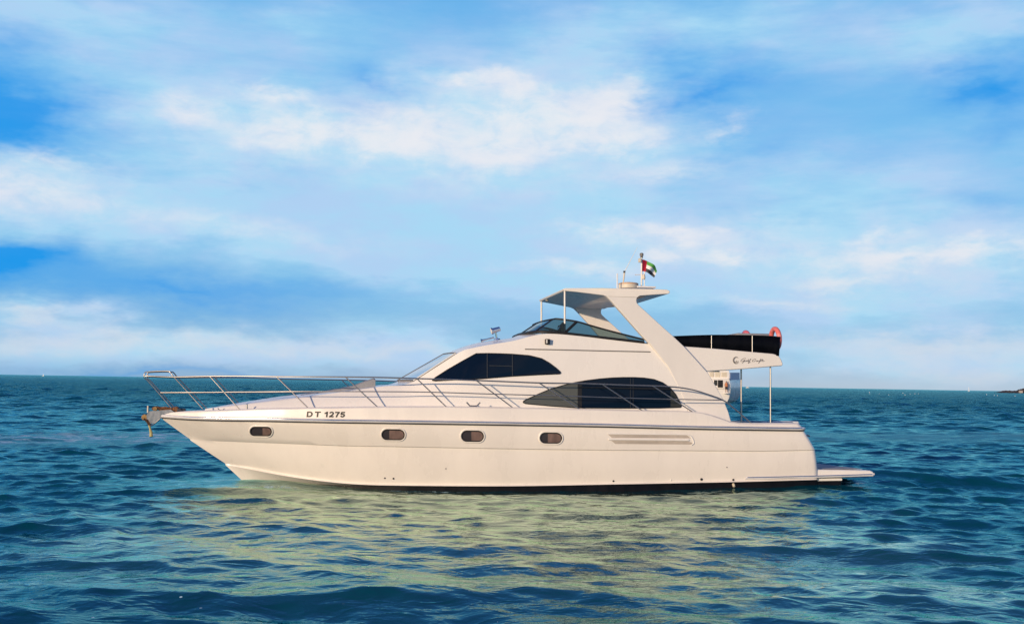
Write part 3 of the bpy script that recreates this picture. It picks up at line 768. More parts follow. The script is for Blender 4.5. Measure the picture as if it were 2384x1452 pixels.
# hardtop: roof and raked arch legs
ROOFPX = [(1311,672.3,1.48),(1317,670.6,1.50),(1360,670.2,1.66),(1400,670.4,1.76),(1436,671,1.78),(1522,672.5,1.78),(1553,674,1.76),(1559,677,1.75),(1560,681,1.75),(1556,684,1.76),(1520,686,1.78),(1490,688.3,1.78),(1484,692.5,1.78),(1412,690,1.78),(1404,687,1.77),(1380,684,1.70),(1340,679,1.58),(1313,676.6,1.48)]
hardtop = prism('hardtop', ROOFPX, ROOF, yacht, bev=.012)
HL = [(1316,677.6,1.42),(1340,680,1.50),(1380,685,1.60),(1404,688.2,1.62),(1412,691,1.63),(1484,693.4,1.63),(1490,689.4,1.63),(1520,687.0,1.63),(1550,685.2,1.6)]
def bounce_underside():
    A = [at(*t) for t in HL]; V = []
    for p in A:
        for f in (-1, -.5, 0, .5, 1): V.append(Vector((p.x, p.y*f, p.z)))
    mesh_obj('bounce_underside', V, grid_faces(len(A), 5), BOUNCE, hardtop, 30)  # added sheet under the roof, warm bounce light in its colour
bounce_underside()
LEG = [(1412,690),(1484,692.5),(1482.3,698),(1483,704),(1486.5,709),(1507,727.6),(1537,755),(1569,783.5),(1593.5,806.6),(1622,838),(1649,868),(1670,904),(1684.5,930),(1696,958),(1705,990),(1612,990),(1602,955),(1590,925),(1576,895),(1557,856),(1536,829),(1516,803),(1496,783),(1461.6,744),(1431,709.5),(1420,697.5)]
near_leg = [at(x, y, 1.78) for x, y in LEG]
for sgn in (-1, 1):
    yo, yi = sgn*1.78, sgn*1.64
    A = [Vector((p.x, yo, p.z)) for p in near_leg]; Bq = [Vector((p.x, yi, p.z)) for p in near_leg]
    n = len(A)
    F = [list(range(n)), list(range(2*n-1, n-1, -1))] + [[i, (i+1) % n, n+(i+1) % n, n+i] for i in range(1, n)]
    bevel(mesh_obj('arch_leg', A+Bq, F, ROOF, yacht, 30), .02, 3, 30)
for sgn in (1, -1):
    a = at(1313, 675, 1.42); b = at(1315, 778, 1.42)
    a = Vector((a.x+.02, sgn*a.y, a.z)); b = Vector((a.x+.01, sgn*b.y, b.z))
    tube('hardtop_pole', [a, b], .024, PALE, yacht, 10)
q = at(1274, 697, -.9); lathe('ceiling_lamp', (q.x, .9, q.z+.03), (0, 0, -1), [(0, .05), (.05, .05), (.07, .03)], BEIGE, yacht, 12)

# flybridge windshield
def flyshield():
    cb, ct = at(1208, 779.5, 0), at(1250, 751.8, 0)
    base = [cb, at(1222, 776.5, .80), at(1243, 773.5, 1.30), at(1268, 773.5, 1.50), at(1310, 776.5, 1.58), at(1356, 781.5, 1.61), at(1416, 788.5, 1.64), at(1500, 798, 1.67)]
    top = [ct, at(1266, 747, .70), at(1287, 743, 1.16), at(1300, 742.3, 1.32), at(1341, 748, 1.44), at(1380, 759, 1.50), at(1425, 771.5, 1.56), at(1500, 790.5, 1.66)]
    bs = smooth_interp(base, 5); ts = smooth_interp(top, 5); n = len(bs)
    V, F = [], []
    full_b = [mir(p) for p in bs[::-1]][:-1] + bs; full_t = [mir(p) for p in ts[::-1]][:-1] + ts
    for a, b in zip(full_b, full_t): V += [a, b]
    F = [[2*i, 2*i+2, 2*i+3, 2*i+1] for i in range(len(full_b)-1)]
    o = mesh_obj('flybridge_windshield', V, F, FGLASS, yacht, 60)
    tube('frame', [p+Vector((0, 0, .012)) for p in full_b], .034, BLACK, o, 8)
    tube('frame', full_t, .022, BLACK, o, 8)
    for i0, rad in ((2, .020), (4, .036)):
        for sgn in (1, -1):
            if i0 == 4: a, b = at(1317, 773, 1.57), at(1343, 748.5, 1.44)
            else: a, b = base[i0], top[i0]
            tube('mullion', [Vector((a.x, sgn*a.y, a.z)), Vector((b.x, sgn*b.y, b.z))], rad, BLACK, o, 8)
    tube('mullion', [cb, ct], .016, BLACK, o, 8)
    return o
flyshield()
# helm console, wheel and seats behind the windshield
a = at(1262, 777, .95)
V, F = box_data((a.x, -1.0, a.z-.25), (a.x+.55, 1.0, a.z+.06)); bevel(mesh_obj('helm_console', V, F, DASH, yacht), .06, 3)
c = at(1303, 765, .75); ax = Vector((-.85, 0, .5)).normalized()
ring = []
e1 = Vector((0, 1, 0)); e2 = ax.cross(e1)
for k in range(25): th = 2*math.pi*k/24; ring.append(c + (e1*math.cos(th)+e2*math.sin(th))*.17)
sw = tube('steering_wheel', ring, .022, BLACK, yacht, 8)
for k in range(3):
    th = 2*math.pi*k/3+.5; tube('spoke', [c, c+(e1*math.cos(th)+e2*math.sin(th))*.17], .014, BLACK, sw, 6)
lathe('wheel_hub', c-ax*.10, ax, [(0, .03), (.08, .03), (.09, .06), (.13, .06), (.14, .02)], CHROME, sw, 12)
a = at(1292, 770, .78)
V, F = box_data((a.x+.12, -1.02, a.z-.3), (a.x+.22, -.5, a.z+.16)); bevel(mesh_obj('helm_seat', V, F, DASH, yacht), .04, 3)
# flybridge aft deck and its black dodger
FLY = [(1560,800,1.71),(1592,806,1.71),(1654,810.5,1.71),(1751.5,819,1.71),(1798,823,1.69),(1809,825,1.67),(1815,830,1.65),(1819.6,837.5,1.64),(1823,847,1.62),(1821,851.5,1.63),(1783,854,1.69),(1724.5,859,1.71),(1654,863.5,1.71),(1620,865.5,1.71),(1560,866,1.71)]
fly = prism('flybridge_deck', FLY, GEL, yacht, bev=.02)
FB = bvh_of(fly)
def dodger():
    tp = [(1566,784),(1610,782.3),(1656,781),(1700,781),(1751.5,781.8),(1790,783.2),(1818,785.2)]
    bt = [(1566,803.5),(1610,807.3),(1656,811),(1700,814.8),(1751.5,819.3),(1790,822.8),(1815.5,827.5)]
    BB = 1.66
    T = smooth_interp([at(x, y, BB) for x, y in tp], 4); Bt = smooth_interp([at(x, y+.6, BB) for x, y in bt], 4)
    # around the stern with a small radius, then forward on the other side
    def wrap(L, rad):
        e = L[-1]; out = list(L[:-1])
        out[-1] = Vector((e.x-.1, e.y, e.z))
        for k in range(0, 7):
            a = R(15*k); out.append(Vector((e.x-rad+rad*math.sin(a), e.y+rad*(1-math.cos(a)), e.z)))
        return out + [mir(p) for p in out[::-1]]
    Tw, Bw = wrap(T, .08), wrap(Bt, .08)
    V = []; n = len(Tw)
    for a, b in zip(Tw, Bw): V += [b, a]
    F = [[2*i, 2*i+2, 2*i+3, 2*i+1] for i in range(n-1)]
    o = mesh_obj('dodger', V, F, BLKC, yacht, 8)
    s = o.modifiers.new('thickness', 'SOLIDIFY'); s.thickness = .02; s.offset = 0
    tube('top_rail', [p+Vector((0, 0, .005)) for p in Tw], .016, BLKC, o, 8)
    for x, y0, y1 in ((1656.5, 781, 811.5), (1751.5, 781.5, 819.5)):
        a, b = at(x, y0, 1.69), at(x, y1, 1.69)
        tube('dodger_post', [a, b], .015, STEEL, o, 8); tube('dodger_post', [mir(a), mir(b)], .015, STEEL, o, 8)
dodger()
a, b = at(1702, 776.5, .2), at(1783, 778, .2)
V, F = box_data((a.x, -.6, a.z-.4), (b.x, .6, a.z)); bevel(mesh_obj('flybridge_seat', V, F, GREYC, yacht), .06, 3)

# maker's script on the flybridge side
def script_logo():
    z = lambda pts: [(1560+x/8.514, 740+y/8.514) for x, y in pts]
    C = []
    for k in range(21): th = R(-50-270*k/20+0); C.append((1312+58*math.cos(th), 838+62*math.sin(th)))
    V, F = [], []
    def st(pts, r):
        P = smooth_interp([Vector((x, y, 0)) for x, y in z(pts)], 4)
        L = surf_line([(q.x, q.y) for q in P], FB, .003)
        rads = r if not callable(r) else [r(i/(len(L)-1)) for i in range(len(L))]
        tube_data(L, rads, 6, V, F)
    st(C, lambda t: .004+.013*math.sin(math.pi*min(1, t*1.05))**.8 if t < .96 else .004)
    st([(1275,862),(1300,875),(1340,868),(1358,858)], .007); st([(1300,858),(1318,850),(1326,872)], .006)
    for s in ([(1500,800),(1450,805),(1410,832),(1400,856),(1430,860),(1465,840),(1482,830),(1455,865),(1425,900)],
              [(1482,838),(1476,860),(1494,860),(1512,838),(1508,860)], [(1515,858),(1545,832),(1562,812),(1548,835),(1536,862)],
              [(1545,862),(1580,835),(1602,815),(1592,812),(1568,858),(1545,892),(1560,890),(1590,862)],
              [(1700,812),(1655,820),(1630,845),(1640,862),(1672,858)], [(1675,860),(1690,840),(1712,842)],
              [(1738,842),(1716,850),(1718,862),(1740,846),(1742,862)], [(1750,862),(1780,838),(1802,815),(1794,812),(1774,862),(1750,900)],
              [(1790,860),(1835,815),(1822,845),(1832,860),(1872,850)], [(1795,840),(1820,834),(1852,834)]):
        st(s, .0062)
    mesh_obj('script_logo', V, F, LOGO, yacht, 60)
script_logo()

# cockpit: posts, stair moulding, curtain, sofa
for x, y0, y1, mt, bb in ((1725.5, 857, 1010, STEEL, .9), (1793.5, 853, 1010, STEEL, 1.55)):
    a, b = at(x, y0, bb), at(x+.5, y1, bb); tube('cockpit_post', [a, b], .021, mt, yacht, 10)
a, b = at(1753, 979.5, -.3), at(1806, 984, -.3)
V, F = box_data((a.x, -.9, a.z-.7), (b.x, 1.1, a.z)); bevel(mesh_obj('cockpit_sofa', V, F, BLUEC, yacht), .05, 3)
a, b = at(1812, 979.5, -.8), at(1842, 984, -.8)
V, F = box_data((a.x, .3, a.z-.6), (b.x, 1.2, a.z)); bevel(mesh_obj('cockpit_table', V, F, GEL2, yacht), .03, 3)

# foredeck: grey sunpad with raised backrest, cleats
def sunpad():
    f0, f1 = at(700, 919.5, .0), at(868, 900, .0); V, F = [], []
    top = [(700,918),(760,909),(820,897.5),(850,886),(868,880.5),(872,882)]; n = len(top)
    T = [at(x, y, .15) for x, y in top]
    for p in T: V += [Vector((p.x, -.55, p.z-.03)), Vector((p.x, -.45, p.z)), Vector((p.x, .75, p.z)), Vector((p.x, .85, p.z-.03))]
    zb = [at(x, y, 0).z for x, y in ((700,926),(760,921),(820,914),(850,910),(868,907),(874,907))]
    V2 = []
    for i, p in enumerate(T): V2 += [Vector((p.x, -.57, zb[i]-.03)), Vector((p.x, .87, zb[i]-.03))]
    k = len(V); V += V2
    F += grid_faces(n, 4)
    for i in range(n-1):
        F.append([i*4, k+i*2, k+i*2+2, i*4+4]); F.append([i*4+3, i*4+7, k+i*2+3, k+i*2+1])
    F.append([0, 1, 2, 3, k+1, k]); e = (n-1)*4; ke = k+(n-1)*2; F.append([e, ke, ke+1, e+3, e+2, e+1])
    mesh_obj('foredeck_sunpad', V, F, GREYC, yacht, 30)
sunpad()
def cleat(px, py, b, s):
    p = at(px, py, b); V, F = [], []
    tube_data([p+Vector((-.16*s, 0, .085*s)), p+Vector((-.08*s, 0, .0)), p+Vector((.08*s, 0, .0)), p+Vector((.16*s, 0, .085*s))], .014*s+.003, 8, V, F)
    mesh_obj('cleat', V, F, STEEL, yacht)
cleat(1102, 944.5, 2.03, 1.0); cleat(515, 954, .74, .5); cleat(1640, 990-14, 2.0, .6)
tube('deck_filler', [at(575, 951, .9), at(575, 941, .9)], .02, STEEL, yacht, 8)

# guard rails
def guard_rails():
    TOP = [(403,877,.42),(489,875.5,.68),(560,875,.92),(644,876.5,1.22),(720,876.7,1.48),(805,877.2,1.70),(890,878.3,1.86),(971,880.8,1.97),(1040,882.8,2.03),(1110,885.2,2.08),(1256,891,2.12),(1346,892.3,2.13),(1450,896,2.13),(1557,899.6,2.10),(1608,906,2.09),(1646,917,2.08),(1683,931,2.06),(1709,950,2.04),(1750,985,2.02)]
    MID = [(368,913.5,.20),(440,913,.50),(521,912.3,.76),(620,911.6,1.10),(690,911,1.38),(800,911,1.70),(900,911.3,1.88),(1004,912.5,2.0),(1152,917,2.08),(1306,921,2.12),(1444,925.6,2.12),(1557,928.6,2.10),(1683,931,2.07)]
    HOOP = [(399,949,.30),(368,913,.26),(346,888,.24),(336,878,.24),(336.5,870,.24),(343,865.3,.24),(388,863.5,.34),(397,867,.37),(403,875,.40),(436,911,.46),(472,951,.55)]
    ST = [((489,876,.68),(558,953,.92)),((644,877,1.22),(717,949,1.46)),((805,878,1.70),(879,947,1.86)),((971,881.5,1.97),(1039,946.5,2.04)),((1110,886,2.08),(1194,948.5,2.10)),((1256,891.5,2.12),(1348,951.5,2.14)),((1401.5,894,2.13),(1494.6,955,2.14)),((1520,898.5,2.12),(1611.7,958,2.11))]
    f = [(335,875.3,.24),(346,875.1,.28),(403,875.8,.42)]
    for sgn in (1, -1):
        M = (lambda p: p) if sgn == 1 else mir
        o = tube('guard_rail', [M(p) for p in smooth_interp([at(*t) for t in f[:2]+TOP], 5)], .0165, STEEL, yacht, 8)
        tube('mid_rail', [M(p) for p in smooth_interp([at(*t) for t in MID], 5)], .012, STEEL, o, 8)
        tube('pulpit_hoop', [M(p) for p in smooth_interp([at(*t) for t in HOOP], 4)], .015, STEEL, o, 8)
        for a, b in ST:
            tube('stanchion', [M(at(*a)), M(at(*b))], .014, STEEL, o, 8)
guard_rails()
# short hand rail on the coachroof
hr = [at(x, y, b) for x, y, b in ((711,929,1.02),(716,925,1.02),(738,927.5,1.08),(843,925.3,1.22),(848,928,1.24))]

# windlass on the bow
p = at(410, 952.5, 0); wl_ = lathe('windlass', p+Vector((0, -.06, .0)), (0, 1, 0), [(0, .05), (.03, .07), (.05, .045), (.08, .045), (.1, .07), (.13, .05)], RUST, yacht, 16)
box('gearbox', (p.x+.03, -.08, p.z-.06), (p.x+.22, .09, p.z+.025), MULL, wl_, .015)
# bow roller bracket
def roller():
    P = [(346,957),(398,953),(410,962),(380,972),(372,974),(360,984),(350,986),(342,978),(341,966)]
    A = [at(x, y, .10) for x, y in P]; n = len(A)
    V = []; F = []
    for y0, y1 in ((-.10, -.075), (.075, .10)):
        k = len(V); V += [Vector((q.x, y0, q.z)) for q in A] + [Vector((q.x, y1, q.z)) for q in A]
        F += [[k+i for i in range(n)], [k+i for i in range(2*n-1, n-1, -1)]] + [[k+i, k+(i+1) % n, k+n+(i+1) % n, k+n+i] for i in range(n)]
    o = mesh_obj('bow_roller_bracket', V, F, GALV, yacht, 30)
    c = at(347, 968, 0); lathe('roller', c+Vector((0, -.074, 0)), (0, 1, 0), [(0, .07), (.04, .05), (.108, .05), (.148, .07)], BLACK, o, 16)
    a = at(344, 960, .06); b = at(344.5, 944, .06); tube('guide_pin', [a, b], .02, BEIGE, o, 8)
roller()

# searchlight and horn on the coachroof
def searchlight():
    c = at(1154, 768, 0); ax = Vector((-1, 0, -.32)).normalized(); ax = Vector((-.95, 0, -.30)).normalized()
    o = lathe('searchlight', c-ax*.13, ax, [(0, .03), (.02, .06), (.2, .07), (.21, .088), (.245, .088), (.25, .07)], CHROME, yacht, 20)
    lathe('lens', c+ax*.105, ax, [(0, .07), (.022, .07), (.024, .02)], PALE, o, 20)
    b = at(1157, 789, 0); tube('stand', [Vector((c.x, 0, c.z-.06)), Vector((b.x, 0, b.z-.02))], .022, CHROME, o, 8)
    lathe('foot', (b.x, 0, b.z-.04), (0, 0, 1), [(0, .09), (.05, .08), (.07, .03)], CHROME, o, 16)
    h0, h1 = at(1150, 785.5, .05), at(1120, 793, .05)
    d = (h1-h0)
    lathe('horn', h0, d, [(0, .022), (d.length*.6, .02), (d.length*.85, .028), (d.length, .05)], CHROME, yacht, 14)
searchlight()

# radar, aerials and mast on the hardtop
c = at(1463, 671, 0); zt = c.z
dome = lathe('radar_dome', (c.x, 0, c.z-.01), (0, 0, 1), [(0, .255), (.03, .262), (.10, .258), (.145, .235), (.165, .12), (.168, .0)], BEIGE, yacht, 32)
lathe('label_band', (c.x, 0, c.z+.095), (0, 0, 1), [(0, .2585), (.001, .262), (.026, .260), (.027, .250)], mat('tan_label', (.50, .30, .18), .6), dome, 32)
a, b = at(1478, 668.5, 0), at(1521, 669.5, 0)
box('mast_plate', (a.x, -.22, a.z-.03), (b.x, .22, a.z+.015), ROOF, yacht, .008)
tube('aerial', [at(1437, 674, .25), at(1437, 638, .25), at(1437, 636.5, .25)], [.017, .017, .012], PALE, yacht, 8)
am = tube('aerial', [at(1451, 657, .1), at(1454, 632, .1)], [.020, .024], BEIGE, yacht, 8); tag(am, 'whip aerial raked aft on a beige mount')
tube('whip', [at(1454, 632, .1), at(1457, 627, .1), at(1484, 575, .1)], [.012, .009, .004], PALE, am, 6)
lathe('collar', at(1453.5, 635, .1), (0, 0, 1), [(0, .028), (.05, .03)], MULL, am, 10)
mast = tube('mast', [at(1493.5, 670, 0), at(1493.7, 600, 0)], .022, PALE, yacht, 10)
q = at(1493.7, 600, 0); lathe('masthead_lamp', q, (0, 0, 1), [(0, .035), (.02, .04), (.03, .03), (.045, .03), (.05, .05), (.11, .05), (.125, .03)], GREYT, mast, 14)
q = at(1490.5, 606, .03); box('steaming_lamp', (q.x-.045, q.y-.04, q.z-.055), (q.x+.02, q.y+.04, q.z+.05), BEIGE, mast, .01)
tube('spreader', [at(1478, 639.5, 0), at(1496, 639, 0)], .010, PALE, mast, 6)
fs = tube('flag_staff', [at(1500, 670, .06), at(1500.3, 632, .06)], .012, STEEL, yacht, 8)
lathe('loudhailer', at(1498.5, 650, .08), (0, 0, 1), [(0, .035), (.03, .045), (.1, .04), (.13, .02)], BEIGE, fs, 12)

# ------------------------------------------------------------------ things carried by the yacht
def place(name, V, F, mt, origin, label=None, cat=None, group=None, parent=None, mats=None, fmat=None):
    V = [v - origin for v in V]
    o = mesh_obj(name, V, F, mt, parent, 40, mats, fmat)
    if parent is None: o.matrix_world = BM @ Matrix.Translation(origin)
    if label: tag(o, label, cat, group)
    return o
def flag():
    org = at(1495, 631, .02); nu, nv = 26, 15; V, F, fm = [], [], []
    tl, bl = at(1494.3, 604, .02), at(1495, 631.5, .02)
    tr, br = at(1531, 630, -.05), at(1523, 646, -.05)
    mt_, mb = at(1517, 613, -.02), at(1509, 636, -.02)
    for i in range(nu+1):
        u = i/nu
        t = tl*(1-u)**2 + (mt_*2-tl*.5-tr*.5)*2*u*(1-u) + tr*u*u
        b = bl*(1-u)**2 + (mb*2-bl*.5-br*.5)*2*u*(1-u) + br*u*u
        for j in range(nv+1):
            v = j/nv; p = t.lerp(b, v)
            V.append(p + Vector((0, .05*math.sin(u*8.0+v*1.5)*min(1, u*3), .008*math.sin(u*10))))
    for i in range(nu):
        for j in range(nv):
            k = i*(nv+1)+j; F.append([k, k+nv+1, k+nv+2, k+1])
            fm.append(0 if i < nu*.25 else (1 if j < nv/3 else (2 if j < 2*nv/3 else 3)))
    place('flag', V, F, None, org, 'small red green white and black flag flying from the mast', 'flag', mats=[FRED, FGRN, FWHT, FBLK], fmat=fm)
flag()
def torus_data(c, n, R1, r1, a0=0, a1=360, su=40, sv=12):
    n = Vector(n).normalized(); e1 = n.orthogonal().normalized(); e2 = n.cross(e1); V, F = [], []
    full = abs(a1-a0-360) < 1e-6; nu = su if full else su+1
    for i in range(nu):
        th = R(a0+(a1-a0)*i/su); d = e1*math.cos(th)+e2*math.sin(th)
        for j in range(sv):
            ph = 2*math.pi*j/sv; V.append(Vector(c) + d*(R1+r1*math.cos(ph)) + n*(r1*math.sin(ph)))
    for i in range(su):
        for j in range(sv):
            F.append([i*sv+j, ((i+1) % nu)*sv+j, ((i+1) % nu)*sv+(j+1) % sv, i*sv+(j+1) % sv])
    return V, F
for px, py, b, nm, lab in ((1805, 789, 1.30, RING, 'orange red lifebuoy ring standing highest at the after corner of the black dodger'),
                           (1737, 795.5, -.62, RINGP, 'pink lifebuoy with purple bands just showing over the black dodger, forward of the orange one')):
    c = at(px, py, b); nrm = Vector((1, 0, .05))
    V, F = torus_data(c, nrm, .255, .062)
    o = place('lifebuoy', V, F, nm, c, lab, 'lifebuoy', 'lifebuoys on the flybridge')
    for k in range(4):
        V, F = torus_data(c, nrm, .255, .0645, 30+90*k-9, 30+90*k+9, 6, 12)
        place('band', V, F, (BAND if nm == RINGP else mat('ring_band', (.75, .25, .24), .5)), c, parent=o)
def anchor():
    org = at(352, 980, 0); V, F = [], []
    tube_data([at(398, 951, 0), at(372, 957, 0), at(349, 966, 0), at(338, 971, 0)], [.025, .028, .032, .04], 8, V, F)
    o = place('anchor', V, F, RUST, org, 'rusty plough anchor stowed in the bow roller', 'anchor')
    # plough blades below the crown
    c0 = at(337, 968, 0); tip = at(360, 975.5, 0); low = at(347, 989, 0)
    V = [c0, low, tip, c0+Vector((0, -.17, -.08)), c0+Vector((0, .17, -.08)), low+Vector((.02, -.13, .0)), low+Vector((.02, .13, .0)),
         c0+Vector((-.01, 0, -.05))]
    F = [[0, 3, 5, 1], [0, 1, 6, 4], [1, 5, 2], [1, 2, 6], [3, 2, 5], [4, 6, 2], [3, 0, 7], [0, 4, 7], [3, 7, 2], [7, 4, 2]]
    place('fluke', V, F, RUST, org, parent=o)
    V, F = lathe_data(at(336.5, 971, .09), (0, 1, 0), [(0, .06), (.03, .075), (.15, .075), (.18, .06)], 14)
    place('crown', V, F, RUSTO, org, parent=o)
    V, F = tube_data([at(340, 978, .1), at(345, 988, .1), at(353, 990, .1), at(363, 983, .1), at(372, 975, .1)], .014, 8)
    place('tripping_wire', V, F, STEEL, org, parent=o)
anchor()
def chain():
    org = at(375, 951, 0); V, F = [], []
    path = smooth_interp([at(*t, 0) for t in ((356,951.5),(364,949.5),(374,951),(384,950),(394,951.5),(404,952),(416,955))], 6)
    L = 0
    for i in range(0, len(path)-1):
        d = (path[i+1]-path[i]); c = (path[i]+path[i+1])/2
        n = Vector((0, 1, 0)) if i % 2 else Vector((0, 0, 1))
        v, f = torus_data(c, n, .032, .012, su=10, sv=6); k = len(V); V += v; F += [[q+k for q in ff] for ff in f]
    place('anchor_chain', V, F, RUST, org, 'brown rusty chain lying from the bow roller to the windlass', 'chain')
    V, F = lathe_data(at(361, 951, .05), (0, 1, 0), [(0, .045), (.03, .055), (.08, .055), (.1, .04)], 12)
    place('anchor_shackle', V, F, RUSTO, at(361, 951, 0), 'ochre rusted shackle sitting on top of the bow roller bracket', 'shackle')
chain()
V, F = tube_data([at(347, 987, 0), at(349, 996, .02), at(351.5, 1006, .0), at(352, 1016, .02)], [.03, .022, .036, .042], 8)
place('rope_tail', V, F, ROPE, at(349, 990, 0), 'short frayed yellow rope tail hanging below the anchor', 'rope')

# ------------------------------------------------------------------ far off on the sea
def behind_boat():
    D = 172.0; K_ = D/FPX
    def wp(px, py, dd=0.0):
        d = ray(px, py); t = (D+dd)/d.y; return CAM + d*t
    org = Vector((wp(1676, 900).x, D, 0))
    o = bpy.data.objects.new('excursion_boat', None); COL.objects.link(o); o.location = org
    tag(o, 'white excursion boat far behind the yacht, glimpsed under the flybridge overhang beside the cabin', 'boat')
    def obj(name, V, F, mt, par=o, ang=35): return mesh_obj(name, [v-org for v in V], F, mt, par, ang)
    # hull: bluff end toward the camera, side running off to the right and away
    prof = [(880,1698.5),(888,1700.5),(900,1702),(915,1701),(926,1698.5),(934,1695),(940,1689)]
    V, F = [], []
    for y, xr in prof:
        a = wp(1600, y); e = wp(xr, y); g1 = wp(xr+13, y, 5.0); g2 = wp(xr+24-max(0, y-915)*.3, y, 10.0)
        V += [Vector((a.x, D+.6, a.z)), Vector((a.x+1.2, D, a.z)), Vector((e.x-.35, D, e.z)), Vector((e.x-.06, D+.1, e.z)), Vector((e.x, D+.4, e.z)), g1, g2, Vector((a.x+1.4, D+11, a.z))]
    n = 8; F = grid_faces(len(prof), n) + [[i*n+n-1, i*n, (i+1)*n, (i+1)*n+n-1] for i in range(len(prof)-1)] + [list(range(n)), list(range((len(prof)-1)*n, len(prof)*n))]
    obj('hull', V, F, GEL)
    def block(name, x0, y0, x1, y1, d0, d1, mt, par=o):
        a, b = wp(x0, y1), wp(x1, y0); V, F = box_data((a.x, D+d0, a.z), (b.x, D+d1, b.z)); q = obj(name, V, F, mt, par); bevel(q, .04); return q
    ca = block('upper_cabin', 1612, 862, 1699, 881, .5, 8.5, GEL)
    for x0, x1 in ((1653, 1663.5), (1666, 1678), (1680.5, 1694)): block('window_panel', x0, 866.5, x1, 877, .44, .5, BEIGE, ca)
    block('awning_edge', 1652, 863, 1676, 865, .38, .5, MULL, ca)
    V = []
    for y in (867, 884):
        for px_, dd in ((1699.6, .55), (1711, 4.5), (1722, 9.0)): V.append(wp(px_, y, dd))
        for px_, dd in ((1722, 9.0), (1711, 4.5), (1699.6, .55)): V.append(wp(px_, y, dd)+Vector((-.25, .1, 0)))
    obj('side_shade_sheet', V, [[i, (i+1) % 6, 6+(i+1) % 6, 6+i] for i in range(6)] + [[0, 1, 2, 3, 4, 5], [11, 10, 9, 8, 7, 6]], mat('side_shade_blue', (.50, .56, .72), .5, var=.2), ca)  # bluish sheet for the boat's shaded side, shade put into its colour
    block('doorway', 1671, 884.5, 1683, 901.5, -.06, .02, BLACK)
    block('side_opening', 1662, 884.5, 1670, 897, -.05, .02, MIDG)
    block('rubbing_strake', 1640, 903.5, 1684, 904.6, -.08, .02, BEIGE)
    block('stern_step', 1684.5, 913.6, 1694.5, 915.6, -.9, .05, GEL)
    # somebody standing on the step
    f = wp(1689.5, 913.6); base = Vector((f.x, D-.45, f.z)); h = 1.80
    J = [(0,0,.52),(0,0,.62),(0,0,.74),(0,0,.82),(0,0,.86),(0,-.01,.93),(0,-.01,.985),
         (-.10,0,.80),(-.135,.01,.64),(-.115,-.06,.50),(-.11,-.08,.455),(.10,0,.80),(.135,.01,.64),(.12,-.05,.50),(.115,-.07,.455),
         (-.055,0,.48),(-.06,-.01,.27),(-.06,.01,.045),(-.065,-.07,.02),(.055,0,.48),(.065,-.01,.27),(.07,.01,.045),(.08,-.07,.02)]
    E = [(0,1),(1,2),(2,3),(3,4),(4,5),(5,6),(3,7),(7,8),(8,9),(9,10),(3,11),(11,12),(12,13),(13,14),(0,15),(15,16),(16,17),(17,18),(0,19),(19,20),(20,21),(21,22)]
    Rr = [.075,.075,.085,.06,.035,.058,.04,.04,.028,.022,.024,.04,.028,.022,.024,.055,.038,.026,.022,.055,.038,.026,.022]
    me = bpy.data.meshes.new('person'); me.from_pydata([(x*h, y*h, z*h) for x, y, z in J], E, []); me.update()
    p = bpy.data.objects.new('person', me); COL.objects.link(p); p.location = base
    me.materials.append(mat('skin', (.32, .17, .11), .6))
    sk = p.modifiers.new('skin', 'SKIN'); sk.use_smooth_shade = True; p.modifiers.new('smooth', 'SUBSURF').levels = 1
    for i, v in enumerate(me.skin_vertices[0].data): v.radius = (Rr[i]*h, Rr[i]*h*.8); v.use_root = (i == 0)
    tag(p, 'tiny distant person in orange top and dark shorts standing on the far boat', 'person')
    def cloth(name, rings, mt):
        V, F = [], []; m_ = 14
        for z, rx, ry in rings:
            for k in range(m_): th = 2*math.pi*k/m_; V.append(Vector((rx*math.cos(th)*h, ry*math.sin(th)*h, z*h)))
        for i in range(len(rings)-1):
            for k in range(m_): F.append([i*m_+k, i*m_+(k+1) % m_, (i+1)*m_+(k+1) % m_, (i+1)*m_+k])
        q = mesh_obj(name, V, F, mt, p, 60)
    cloth('top', [(.50,.105,.085),(.62,.098,.082),(.74,.118,.085),(.81,.115,.07),(.845,.05,.045)], mat('orange_cloth', (.50, .20, .10), .8))
    cloth('shorts', [(.30,.125,.085),(.42,.118,.088),(.53,.102,.084)], BLACK)
    V, F = lathe_data((0, .006*h, .935*h), (0, 0, 1), [(-.02, .055*h), (.02, .066*h), (.06, .058*h), (.085, .02*h)], 12); mesh_obj('hair', V, F, BLACK, p)
behind_boat()
def sea_point(px, dist):
    d = ray(px, HZ0+HZS*px); return Vector((d.x/d.y*dist, dist, 0))
